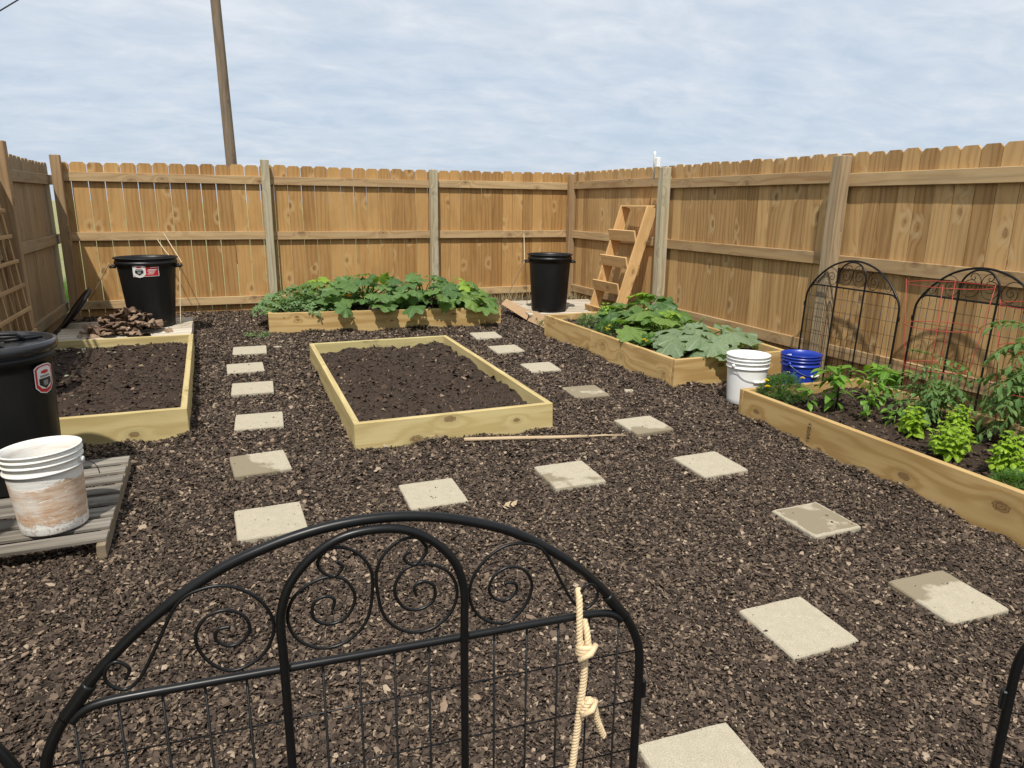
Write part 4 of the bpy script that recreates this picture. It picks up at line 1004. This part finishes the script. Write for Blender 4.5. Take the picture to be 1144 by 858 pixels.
o = mb.build('wood_shavings', M['chip'], None, loc=(1.4, 1., .05)); tag(o, 'pale fresh wood shavings strewn on the mulch at the bottom right', 'wood shavings', kind='stuff')
# fallen leaves on the left bed
mb = MB()
for k in range(16):
    x_ = g.uniform(-1.42, -.75); y_ = g.uniform(5.0, 6.85); z_ = .335+(y_-4.7)*.027-.03; a = g.uniform(0, 6.28); L_ = g.uniform(.03, .07)
    d = Vector((math.cos(a), math.sin(a), .1)); s_ = Vector((-d.y, d.x, g.normal()*.3)); c = Vector((x_, y_, z_+.008))
    mb.add([c-d*L_/2, c-d*L_*.1+s_*L_*.22+Vector((0, 0, .004)), c+d*L_/2, c-d*L_*.1-s_*L_*.22, ], [(0, 1, 2), (0, 2, 3)], rnd=float(g.random()))
o = mb.build('fallen_leaves', M['sticker_grey'] if False else plain('wilted_leaf', (.25, .27, .19), .7, .3, namt=.3), None, loc=(-1.1, 6, .4)); tag(o, 'scattered small greyish wilted leaves on the soil of the left bed', 'fallen leaves', kind='stuff')
# small half buried stones
for (x_, y_, s_, lb_) in ((.455, 6.98, .05, 'small pale stone fragment in the mulch between the back bed and the centre bed'), (2.90, 4.62, .055, 'flat pale stone fragment in the mulch left of the near corner of the squash bed')):
    mb = MB(); pts = []; k_ = 9
    for k in range(k_): a = 2*PI*k/k_; rr_ = s_*rng.uniform(.7, 1.1); pts.append((x_+rr_*math.cos(a), y_+rr_*.7*math.sin(a)))
    z_ = gz(x_, y_)+.010; mb.add([(a, b_, z_-.02) for a, b_ in pts]+[(x_+(a-x_)*.9, y_+(b_-y_)*.9, z_+rng.uniform(0, .004)) for a, b_ in pts]+[(x_, y_, z_+.006)], [(i, (i+1) % k_, k_+(i+1) % k_, k_+i) for i in range(k_)]+[(k_+i, k_+(i+1) % k_, 2*k_) for i in range(k_)])
    o = mb.build('stone_fragment', DRY[0], None, loc=(x_, y_, z_)); tag(o, lb_, 'stone')
# bark heap
mb = MB(); g = np.random.default_rng(5)
for k in range(260):
    a = g.uniform(0, 6.28); rr_ = abs(g.normal())*.5; rr_ = min(rr_, 1.); x_ = -.85+.38*rr_*math.cos(a); y_ = 7.47+.20*rr_*math.sin(a)
    hmax = .22*(1-rr_**1.5); z_ = gz(x_, y_)+.13+hmax*g.uniform(.45, 1.)
    L_ = g.uniform(.07, .17); W_ = g.uniform(.04, .095); d = Vector((g.normal(), g.normal(), g.normal()*.35)).normalized(); s_ = d.cross(Vector((g.normal()*.3, g.normal()*.3, 1))).normalized(); n_ = s_.cross(d)
    if n_.z < 0: n_ = -n_
    vs = []; nn = 4
    for i in range(nn+1):
        t = i/nn-.5
        for j in (-1, -.4, .4, 1):
            ww = W_*(1-.6*abs(t)*2*g.uniform(.3, 1.))*.5
            vs.append(Vector((x_, y_, z_))+d*L_*t+s_*j*ww+n_*(-.35*W_*j*j*.5+g.normal()*.003))
    fs = [(i*4+j, i*4+j+1, (i+1)*4+j+1, (i+1)*4+j) for i in range(nn) for j in range(3)]
    nv = len(vs); vs2 = vs+[v-n_*.006 for v in vs]; fs2 = fs+[tuple(q+nv for q in f[::-1]) for f in fs]
    mb.add(vs2, fs2, rnd=float(g.random()))
def barkmat():
    m, t, b = new_mat('torn_bark_sheet'); rn = N(t, 'ShaderNodeAttribute', attribute_name='rnd').outputs['Fac']
    o = N(t, 'ShaderNodeTexCoord').outputs['Object']; c = ramp_(t, rn, [(0., (.10, .055, .035)), (.5, (.23, .145, .09)), (1., (.42, .29, .19))])
    c = mix_(t, math_(t, 'MULTIPLY', noise(t, o, 70., 4., .7), .7), c, (.04, .025, .018)); set_in(t, b.inputs['Base Color'], c); b.inputs['Roughness'].default_value = .85
    bump(t, b, noise(t, o, 160., 4.), .5, .004); return m
o = mb.build('bark_heap', barkmat(), None, loc=(-.84, 7.5, .4)); tag(o, 'heap of torn brown bark sheets on the bleached pallet in front of the stickered can', 'bark heap', kind='stuff')

# twine from the cans to the fence
def twine(p0, p1, label, sag=.02):
    p0, p1 = Vector(p0), Vector(p1); pts = [p0.lerp(p1, k/10)-Vector((0, 0, sag*math.sin(PI*k/10))) for k in range(11)]
    rod('twine', pts, .0042, M['twine'], label, 'twine', 5, 'twine holding the cans to the fence')
hz = z2+.67*.865
twine((-.98, 7.86, hz+.03), (-1.36, 9.03, .50), 'twine slanting down left from the stickered can to the low fence rail', .01)
twine((-.34, 7.84, hz+.03), (-.55, 9.05, 1.23), 'right strand of the twine from the stickered can up to the middle rail', .0)
twine((-.36, 7.86, hz), (-.62, 9.05, 1.16), 'left strand of the twine from the stickered can up to the middle rail', .03)
twine((-.355, 7.77, hz+.02), (-.40, 7.66, z2+.01), 'twine hanging straight down the right side of the stickered can', .0)
hz = z3+.655*.865
twine((3.30, 7.66, hz+.02), (3.88, 9.05, 1.20), 'twine from the left handle of the unstickered can up to the fence rail', .0)
twine((3.29, 7.64, hz), (3.28, 8.25, gz(3.3, 8.2)+.10), 'twine slanting down from the unstickered can towards the cardboard scraps', .0)

# ------------------------------------------------------------ tomato cages
def cage(x, y, z, label, h=.98, r=.225):
    root = empty('tomato_cage', (x, y, z), label, 'tomato cage', 'red wire tomato cages')
    for f, rr in ((1., r), (.70, r*.88), (.40, r*.76)):
        mb = MB(); mb.tube([(x+rr*math.cos(a), y+rr*math.sin(a), z+h*f) for a in [2*PI*k/40 for k in range(40)]], .0022, seg=6, closed=True); mb.build('ring', M['red_wire'], root)
    for k in range(4):
        a = k*PI/2+.5; mb = MB(); d = Vector((math.cos(a), math.sin(a), 0))
        mb.tube([Vector((x, y, z+h+.02))+d*(r+.003), Vector((x, y, z+h*.4))+d*(r*.76+.003), Vector((x, y, z-.05))+d*r*.55], .0022, seg=6); mb.build('leg', M['red_wire'], root)
    return root
zb = .275
cage(4.14, 3.02, zb, 'red wire tomato cage round the bushy tomato, left of the two', h=.86, r=.235)
cage(4.18, 2.44, zb, 'red wire tomato cage at the right edge round the tall tomato', h=.80, r=.235)

# ------------------------------------------------------------ plants
g = np.random.default_rng(21)
def frame_from(d, upv):
    d = Vector(d).normalized(); s_ = d.cross(Vector(upv)); s_ = s_.normalized() if s_.length > 1e-4 else Vector((1, 0, 0)); n_ = s_.cross(d).normalized(); return d, s_, n_
def lobed_leaf(mb, base, d, upv, R_, lobes=5, depth=.30, teeth=.05, cup=.12, ruffle=.06, seg=44, deep=1.):
    """palmate leaf whose stalk joins at its foot; uv.x = distance to the nearest main vein"""
    d, s_, n_ = frame_from(d, upv); rnd = float(g.random()); base = Vector(base)
    rings = (0, .3, .62, .86, 1.); vs = []; uvs = []; ph = g.uniform(0, 6.28)
    span = 2*PI*.90
    asym = g.uniform(.9, 1.1)
    for ri in rings:
        for k in range(seg+1):
            th = -span/2+span*k/seg
            lob = abs(math.cos(th*lobes/2/(span/2)*PI/2*1.0)) if True else 0
            # veins at th = 0, +-72, +-144 degrees (for 5 lobes)
            step = span/lobes; kk = round(th/step); dv = abs(th-kk*step)/(step/2)
            r_ = R_*((1-depth)+depth*(1-dv**1.3)**deep)*(1-.20*abs(th)/(span/2)) + R_*teeth*math.sin(k*2.9+ph)*ri
            if abs(th) < .3: r_ *= 1.04
            r_ *= ri
            z_ = cup*R_*ri*ri*(-1.)*.8 + R_*.07*(1-dv)*(-1)*ri*(1-ri*.3) + ruffle*R_*ri*ri*math.sin(th*7+ph)
            p = base + d*(r_*math.cos(th)*asym) + s_*(r_*math.sin(th)) + n_*z_
            vs.append(p); uvs.append((dv, ri))
    W_ = seg+1; fs = []
    for i in range(len(rings)-1):
        for k in range(seg): fs.append((i*W_+k, i*W_+k+1, (i+1)*W_+k+1, (i+1)*W_+k))
    mb.add(vs, fs, uvs, rnd, True)
def simple_leaf(mb, base, d, upv, L, W, curl=.25, fold=.25, puff=0., n=6, rnd=None):
    d, s_, n_ = frame_from(d, upv); base = Vector(base); vs = []; uvs = []; rnd = float(g.random()) if rnd is None else rnd
    for i in range(n+1):
        t = i/n; w_ = W*.5*math.sin(PI*min(1, t**.75))**.8 if 0 < t < 1 else .0005
        c = base+d*(L*(t-curl*.25*t*t))-n_*(curl*L*t*t)
        for j in (-1, -.5, 0, .5, 1):
            vs.append(c+s_*w_*j+n_*(abs(j)*w_*fold*(1 if puff == 0 else .3)-puff*w_*abs(j)**2)); uvs.append((abs(j), t))
    fs = [(i*5+j, i*5+j+1, (i+1)*5+j+1, (i+1)*5+j) for i in range(n) for j in range(4)]
    mb.add(vs, fs, uvs, rnd, True)
def flower(mb, c, r, petals=8, layers=2, n_=(0, 0, 1)):
    for l in range(layers):
        for k in range(petals):
            a = 2*PI*(k+.5*l)/petals+g.uniform(-.1, .1); d = Vector((math.cos(a), math.sin(a), .35+.5*l)); simple_leaf(mb, Vector(c)+Vector((0, 0, .002*l)), d, (0, 0, 1), r*(1-.25*l), r*.75, .1, .1, 0, 3)
def squash_plant(name, x, y, z, n, spread, hgt, size, mat, label, cat='squash plant', group='squash plants', bias=(0, 0), flowers=(), droop=.25, lime=0):
    root = empty(name, (x, y, z), label, cat, group)
    lv = MB(); st = MB(); yl = MB()
    for k in range(n):
        a = k*2.399+g.uniform(-.4, .4); f = ((k+.7)/n)**.6; out = spread*f*g.uniform(.8, 1.1)
        e = Vector((x+bias[0]*f+math.cos(a)*out, y+bias[1]*f+math.sin(a)*out, z+hgt*(1.05-.62*f*f)*g.uniform(.22, 1.12)))
        b_ = Vector((x+g.normal()*.02, y+g.normal()*.02, z)); mid = b_.lerp(e, .5)+Vector((0, 0, hgt*.22))
        st.tube([b_, b_.lerp(mid, .6)+Vector((0, 0, .02)), mid, e], [.007, .006, .005, .004], seg=6)
        sz = size*g.uniform(.7, 1.12)*(1 if f > .35 else .75)
        dd = Vector((math.cos(a)+g.normal()*.25, math.sin(a)+g.normal()*.25, -droop*g.uniform(.2, 1.6)))
        up_ = Vector((math.cos(a)*.5+g.normal()*.35, math.sin(a)*.5-.25+g.normal()*.35, 1))
        lobed_leaf(yl if (lime and k < lime) else lv, e, dd, up_, sz, depth=g.uniform(.24, .42), teeth=.06, cup=g.uniform(.0, .35), ruffle=g.uniform(.05, .12))
    lv.build('foliage', mat, root); st.build('stalks', M['stem'], root)
    if lime: yl.build('young_foliage', M['lime'], root)
    for (fx, fy, fz, fr, fm) in flowers:
        fb = MB(); flower(fb, (fx, fy, fz), fr, 6, 2); fb.build('flower', M[fm], root)
    return root
# back bed: melon vine on the left, three squash to the right
def melon(x, y, z, w_, d_, h_, n, label, trail=()):
    root = empty('melon_vine', (x, y, z), label, 'melon vine'); lv = MB(); st = MB()
    for k in range(n):
        a = g.uniform(0, 6.28); f = math.sqrt(g.random()); px_, py_ = x+w_*f*math.cos(a), y+d_*f*math.sin(a)
        pz = z+h_*(1-f**2.2)*g.uniform(.35, 1.05)+.02
        lobed_leaf(lv, (px_, py_, pz), (math.cos(a)+g.normal()*.6, math.sin(a)-.5+g.normal()*.6, g.normal()*.35-.1), (g.normal()*.45, g.normal()*.45-.35, 1), g.uniform(.035, .062), depth=.62, teeth=.10, cup=.1, ruffle=.12, seg=26, deep=1.2)
        if k % 5 == 0: st.tube([(x+g.normal()*.05, y+g.normal()*.03, z), ((x+px_)/2, (y+py_)/2, pz*.6+z*.4+.05), (px_, py_, pz)], .003, seg=5)
    for (tx, ty, tz, m_) in trail:
        for k in range(m_):
            f = k/m_; p = (x+(tx-x)*f+g.normal()*.03, y+(ty-y)*f+g.normal()*.03, z+(tz-z)*f+.02+abs(g.normal())*.02)
            lobed_leaf(lv, p, (g.normal(), g.normal()-.3, g.normal()*.4), (g.normal()*.4, g.normal()*.4-.3, 1), g.uniform(.03, .055), depth=.62, teeth=.1, seg=26, deep=1.2)
    lv.build('foliage', M['melon'], root); st.build('stems', M['stem'], root); return root
zb = .455
melon(.80, 7.98, zb-.02, .50, .34, .26, 330, 'grey-green lacy melon vine filling the left third of the back bed', trail=((.28, 7.72, .42, 22), (.55, 7.62, .40, 20), (.95, 7.55, .42, 24), (1.25, 7.50, .43, 18)))
squash_plant('squash_plant', 1.02, 8.22, zb, 26, .36, .30, .125, M['squash'], 'mid-green squash rising behind the melon vine in the back bed', bias=(.05, -.05), lime=3)
squash_plant('squash_plant', 1.52, 8.02, zb, 42, .50, .34, .15, M['squash_dark'], 'dark broad-leaved squash with an orange flower in the middle of the back bed', flowers=((1.26, 7.72, .60, .05, 'orange'),), bias=(0, -.17))
squash_plant('squash_plant', 2.12, 7.88, zb, 44, .48, .33, .15, M['squash_dark'], 'dark squash right of the middle of the back bed', bias=(0, -.16))
squash_plant('squash_plant', 2.52, 7.68, zb, 28, .36, .27, .145, M['squash'], 'bright green squash spilling over the right end of the back bed', bias=(0, -.10), lime=3, droop=.7)
lf_ = MB(); 
def weedlet(name, x, y, z, n, r, label, size=.03, mat='weed', cat='weed', h=.06, group='small weeds'):
    root = empty(name, (x, y, z), label, cat, group); lv = MB(); st = MB()
    for k in range(n):
        a = g.uniform(0, 6.28); d = r*math.sqrt(g.random()); e = Vector((x+d*math.cos(a), y+d*math.sin(a), z+h*g.uniform(.2, 1.)))
        simple_leaf(lv, e, (math.cos(a), math.sin(a), .2), (0, 0, 1), size*g.uniform(.6, 1.2), size*.5, .3)
        if k % 3 == 0: st.tube([(x+g.normal()*.01, y+g.normal()*.01, z), e], .0015, seg=5)
    lv.build('leaves', M[mat], root); st.build('stems', M['stem'], root); return root
weedlet('trailing_vine_tip', .30, 7.50, gz(.3, 7.5), 60, .12, 'pale vine tip creeping over the mulch left of the back bed', .04, 'melon', 'vine', .05)
weedlet('weed', 3.38, 7.16, gz(3.4, 7.2)+.02, 70, .13, 'low green weed beside the near corner of the far right pallet', .035, h=.07)
# right bed
zb = .385
squash_plant('pumpkin_plant', 3.95, 6.15, zb+.03, 32, .46, .27, .155, M['squash_dark'], 'dark green pumpkin plant at the far end of the right bed, below the fence post', 'pumpkin plant', 'pumpkin plants', lime=2, bias=(.0, -.05))
squash_plant('pumpkin_plant', 3.80, 5.55, zb+.01, 26, .42, .23, .16, M['squash'], 'mid-green pumpkin plant in the middle of the right bed', 'pumpkin plant', 'pumpkin plants', lime=4)
squash_plant('pumpkin_plant', 3.82, 4.98, zb-.01, 24, .42, .21, .178, M['squash_silver'], 'silvery large-leaved pumpkin plant hanging over the near end of the right bed', 'pumpkin plant', 'pumpkin plants', droop=.45, bias=(-.02, -.06))
def marigold(x, y, z, r, h, n, fl, label, mat='feather'):
    root = empty('marigold', (x, y, z), label, 'marigold', 'marigolds'); lv = MB(); st = MB()
    for k in range(n):
        a = g.uniform(0, 6.28); b_ = math.acos(g.uniform(0, 1)); rr_ = g.uniform(.55, 1.)**.6
        dd = Vector((math.sin(b_)*math.cos(a), math.sin(b_)*math.sin(a), math.cos(b_))); e = Vector((x, y, z))+Vector((dd.x*r*rr_, dd.y*r*rr_, dd.z*h*rr_+.01))
        fd = (dd+Vector((g.normal(), g.normal(), g.normal()))*.6).normalized(); L_ = g.uniform(.022, .042)
        # feathery leaf: rachis with paired leaflets
        dd2, s_, n_ = frame_from(fd, (0, 0, 1))
        for t in (.3, .6, .9):
            for sg in (-1, 1): simple_leaf(lv, e+dd2*L_*t, dd2*.7+s_*sg*.8, n_, L_*.45, L_*.13, .1, .1, 0, 2)
        simple_leaf(lv, e, dd2, n_, L_*1.15, L_*.14, .1, .1, 0, 2)
        if k % 12 == 0: st.tube([(x+g.normal()*.01, y+g.normal()*.01, z), e], .0016, seg=5)
    lv.build('foliage', M[mat], root); st.build('stems', M['stem'], root)
    for (fx, fy, fz, fr) in fl:
        fb = MB(); flower(fb, (x+fx, y+fy, z+fz), fr, 9, 3); f = fb.build('flower', M['yellow'], root)
        sb = MB(); sb.tube([(x+fx*.4, y+fy*.4, z+fz*.4), (x+fx, y+fy, z+fz)], .0014, seg=5); sb.build('flower_stem', M['stem'], root)
marigold(3.40, 6.28, zb+.015, .10, .10, 240, (), 'low leafy marigold without flowers at the far left corner of the right bed', mat='melon')
marigold(3.40, 5.86, zb+.005, .13, .10, 330, ((-.045, -.09, .055, .026), (-.02, -.07, .085, .02), (-.06, -.06, .065, .018)), 'marigold with a far cluster of yellow flowers on the left edge of the right bed')
marigold(3.46, 5.28, zb-.005, .12, .07, 200, ((-.06, -.06, .06, .026), (-.045, -.085, .05, .02)), 'marigold with a nearer yellow cluster on the left edge of the right bed')
marigold(3.56, 3.70, .29, .15, .155, 620, ((-.12, .03, .13, .024), (-.13, .0, .095, .023), (.08, .04, .17, .014), (.155, -.02, .135, .02)), 'bushy marigold with four yellow flowers at the far left corner of the pepper bed')
# sprouting herb with a white tag in right bed
def basil(x, y, z, r, h, stems, label, mat='basil', name='basil_plant', cat='basil', leaf=.040, group='basil plants', tag_=False):
    root = empty(name, (x, y, z), label, cat, group); lv = MB(); st = MB()
    for s in range(stems):
        a = s*2.399; f = math.sqrt((s+.3)/stems); tx, ty = x+r*f*math.cos(a), y+r*f*math.sin(a); hh = h*(1-.45*f*f)*g.uniform(.85, 1.1)
        top = Vector((tx, ty, z+hh)); b_ = Vector((x+g.normal()*.012, y+g.normal()*.012, z)); mid = Vector((x+(tx-x)*.75, y+(ty-y)*.75, z+hh*.45))
        st.tube([b_, mid, top], .0024, seg=5)
        tiers = max(3, int(hh/.030)); 
        for k in range(tiers):
            t = .3+.7*k/(tiers-1); p = (mid.lerp(top, (t-.45)/.55) if t > .45 else b_.lerp(mid, t/.45)); m_ = 4 if t > .85 else 2
            L_ = leaf*(1.15-.6*max(0, t-.55)/.45)*g.uniform(.5, 1.3)
            for q in range(m_+1):
                aa = k*1.57+q*2*PI/(m_+1)+g.normal()*.35; d = Vector((math.cos(aa), math.sin(aa), .15+.9*max(0, t-.7)+g.normal()*.35))
                simple_leaf(lv, p, d, (g.normal()*.3, g.normal()*.3, 1), L_, L_*.72, .7, .25, .5, 5)
    lv.build('foliage', M[mat], root); st.build('stems', M['stem'], root)
    if tag_:
        pb = MB(); pb.plank((x-.03, y-.10, z+.02), .10, .018, .002, (.1, 0, 1), (1, 0, 0)); pb.build('plant_tag', M['white_plastic'], root)
    return root
basil(3.63, 6.30, zb+.03, .10, .20, 12, 'yellow-green young pepper seedling with a white tag at the far end of the right bed', 'lime', 'pepper_seedling', 'pepper plant', .05, 'seedlings', True)
basil(3.72, 2.80, .272, .07, .20, 9, 'small drooping yellow-green basil, left of the big basil clump', leaf=.050)
basil(3.61, 2.48, .265, .115, .205, 20, 'large yellow-green basil clump leaning over the long board of the pepper bed')
basil(3.82, 2.60, .268, .075, .25, 14, 'upright yellow-green basil behind the large clump')
basil(3.60, 2.16, .262, .085, .24, 24, 'dense yellow-green basil cut by the right picture edge')
marigold(3.50, 2.04, .262, .10, .075, 300, (), 'feathery low herb under the basil at the right picture edge', mat='weed')
def pepper(x, y, z, h, r, n, leaf, label, stake=False, name='pepper_plant', mat='pepper', dark=True):
    root = empty(name, (x, y, z), label, 'pepper plant', 'pepper plants'); lv = MB(); st = MB()
    fork = Vector((x, y, z+h*.5)); st.tube([(x, y, z-.02), fork], [.0042, .0035], seg=6)
    tips = []
    for k in range(4):
        a = k*1.7+.5; e = Vector((x+r*.55*math.cos(a), y+r*.55*math.sin(a), z+h*g.uniform(.85, 1.))); st.tube([fork, fork.lerp(e, .5)+Vector((0, 0, .01)), e], [.003, .0025, .002], seg=5); tips.append(e)
    for k in range(n):
        if k < n*.75: e = tips[k % 4]; p = fork.lerp(e, g.uniform(.35, 1.05))
        else: p = Vector((x, y, z+h*g.uniform(.2, .5)))
        a = g.uniform(0, 6.28); d = Vector((math.cos(a), math.sin(a), g.uniform(-.75, .45)))
        L_ = leaf*g.uniform(.6, 1.15); q = p+d*.02
        st.tube([p, q], .0012, seg=4); simple_leaf(lv, q, d, (0, 0, 1), L_, L_*.50, .35, .22, 0, 6)
    lv.build('foliage', M[mat], root); st.build('stems', M['stem'], root)
    if stake:
        sb = MB(); sb.tube([(x+.01, y-.008, z-.05), (x+.012, y-.008, z+h*.72)], .006, seg=8); sb.build('stake', M['black_plastic'], root)
    return root
pepper(3.705, 3.37, .283, .30, .16, 48, .11, 'tall bright green pepper plant tied to a dark stake, in front of the blue bucket', stake=True)
pepper(4.13, 3.36, .288, .29, .17, 52, .10, 'bushy pepper plant in the back row below the left leaning arch')
pepper(3.545, 3.44, .283, .17, .09, 22, .065, 'small pepper seedling just left of the staked pepper')
pepper(3.745, 3.14, .280, .18, .09, 26, .065, 'small pepper seedling with a pale fallen leaf, right of the staked pepper')
pepper(3.845, 3.02, .278, .10, .06, 12, .06, 'smallest pepper seedling, between the fallen leaf and the drooping basil')
pepper(3.93, 3.30, .282, .23, .10, 26, .07, 'thin pepper seedling between the staked pepper and the bushy back one')
def tomato(x, y, z, h, r, n, label, leaf=.05, droop=.4, mat='tomato'):
    root = empty('tomato_plant', (x, y, z), label, 'tomato plant', 'tomato plants'); lv = MB(); st = MB()
    top = Vector((x+.02, y-.02, z+h)); stems = [(Vector((x, y, z)), top)]
    for k in range(3):
        a = k*2.1+.4; stems.append((Vector((x, y, z+h*.12)), Vector((x+r*.5*math.cos(a), y+r*.5*math.sin(a), z+h*g.uniform(.6, .85)))))
    for a_, b_ in stems: st.tube([a_, a_.lerp(b_, .5)+Vector((.01, .01, 0)), b_], [.006, .005, .003], seg=6)
    for k in range(n):
        a_, b_ = stems[k % 4 if k % 2 else 0]; p = a_.lerp(b_, g.uniform(.12, 1.)); a = g.uniform(0, 6.28); L_ = r*g.uniform(.55, 1.05)
        d = Vector((math.cos(a), math.sin(a), g.uniform(-.1, .6))); pts = []
        for i in range(6):
            t = i/5; pts.append(p+Vector((d.x*L_*t, d.y*L_*t, d.z*L_*t-droop*L_*t*t)))
        st.tube(pts, .0016, seg=4)
        for i in range(1, 6):
            t_ = (pts[i]-pts[i-1]).normalized(); s_ = t_.cross(Vector((0, 0, 1))).normalized()
            for sg in ((-1, 1) if i < 5 else (0,)):
                dd = t_*(.6 if sg else 1)+s_*sg*.9+Vector((0, 0, -.25)); ll = leaf*g.uniform(.6, 1.15)*(1.2 if not sg else 1)
                simple_leaf(lv, pts[i], dd, (g.normal()*.3, g.normal()*.3, 1), ll, ll*.42, .3, .25, 0, 4)
                if sg and g.random() < .6: simple_leaf(lv, pts[i]+dd*ll*.25, dd+t_*.6, (0, 0, 1), ll*.5, ll*.25, .2, .2, 0, 3)
    lv.build('foliage', M[mat], root); st.build('stems', M['stem'], root); return root
tomato(4.05, 2.96, .283, .42, .23, 64, 'bushy grey-green tomato plant inside the left red cage', leaf=.052)
tomato(4.10, 2.50, .275, .70, .24, 62, 'tall tomato plant in the right red cage at the picture edge', leaf=.062, droop=.55)
# thin straw and weeds at the fence foot
def grass(name, x0, x1, y0, y1, n, h, mat, label, cat='dry grass'):
    mb = MB()
    for k in range(n):
        x_, y_ = g.uniform(x0, x1), g.uniform(y0, y1); z_ = gz(x_, y_); hh = h*g.uniform(.4, 1.1); a = g.uniform(0, 6.28); b_ = g.normal()*.35; c_ = g.normal()*.35
        p0 = Vector((x_, y_, z_)); p1 = p0+Vector((b_*hh*.4, c_*hh*.4, hh*.6)); p2 = p0+Vector((b_*hh, c_*hh, hh)); s_ = Vector((math.cos(a), math.sin(a), 0))*.0022
        mb.add([p0-s_, p0+s_, p1+s_*.8, p1-s_*.8, p2], [(0, 1, 2, 3), (3, 2, 4)], rnd=float(g.random()))
    o = mb.build(name, M[mat], None, loc=((x0+x1)/2, (y0+y1)/2, gz(x0, y0))); tag(o, label, cat, kind='stuff')
grass('dry_grass', 3.1, 4.55, 8.45, 9.04, 420, .17, 'straw', 'wispy dry grass at the foot of the fence behind the far right can')
grass('dry_grass', 4.30, 4.57, 6.9, 8.4, 160, .15, 'straw', 'wispy dry grass between the ladder planter and the right fence')
grass('fence_foot_weeds', 3.35, 3.36, .9, 1.9, 60, .06, 'weed', 'thin green weeds along the near board of the pepper bed', 'weeds')
grass('outside_grass', -2.6, -1.7, 8.6, 11.0, 5000, .32, 'weed', 'green grass growing outside the fence, seen through the left corner gap', 'grass')

for o in bpy.data.objects:
    if 'o_' in o: del o['o_']
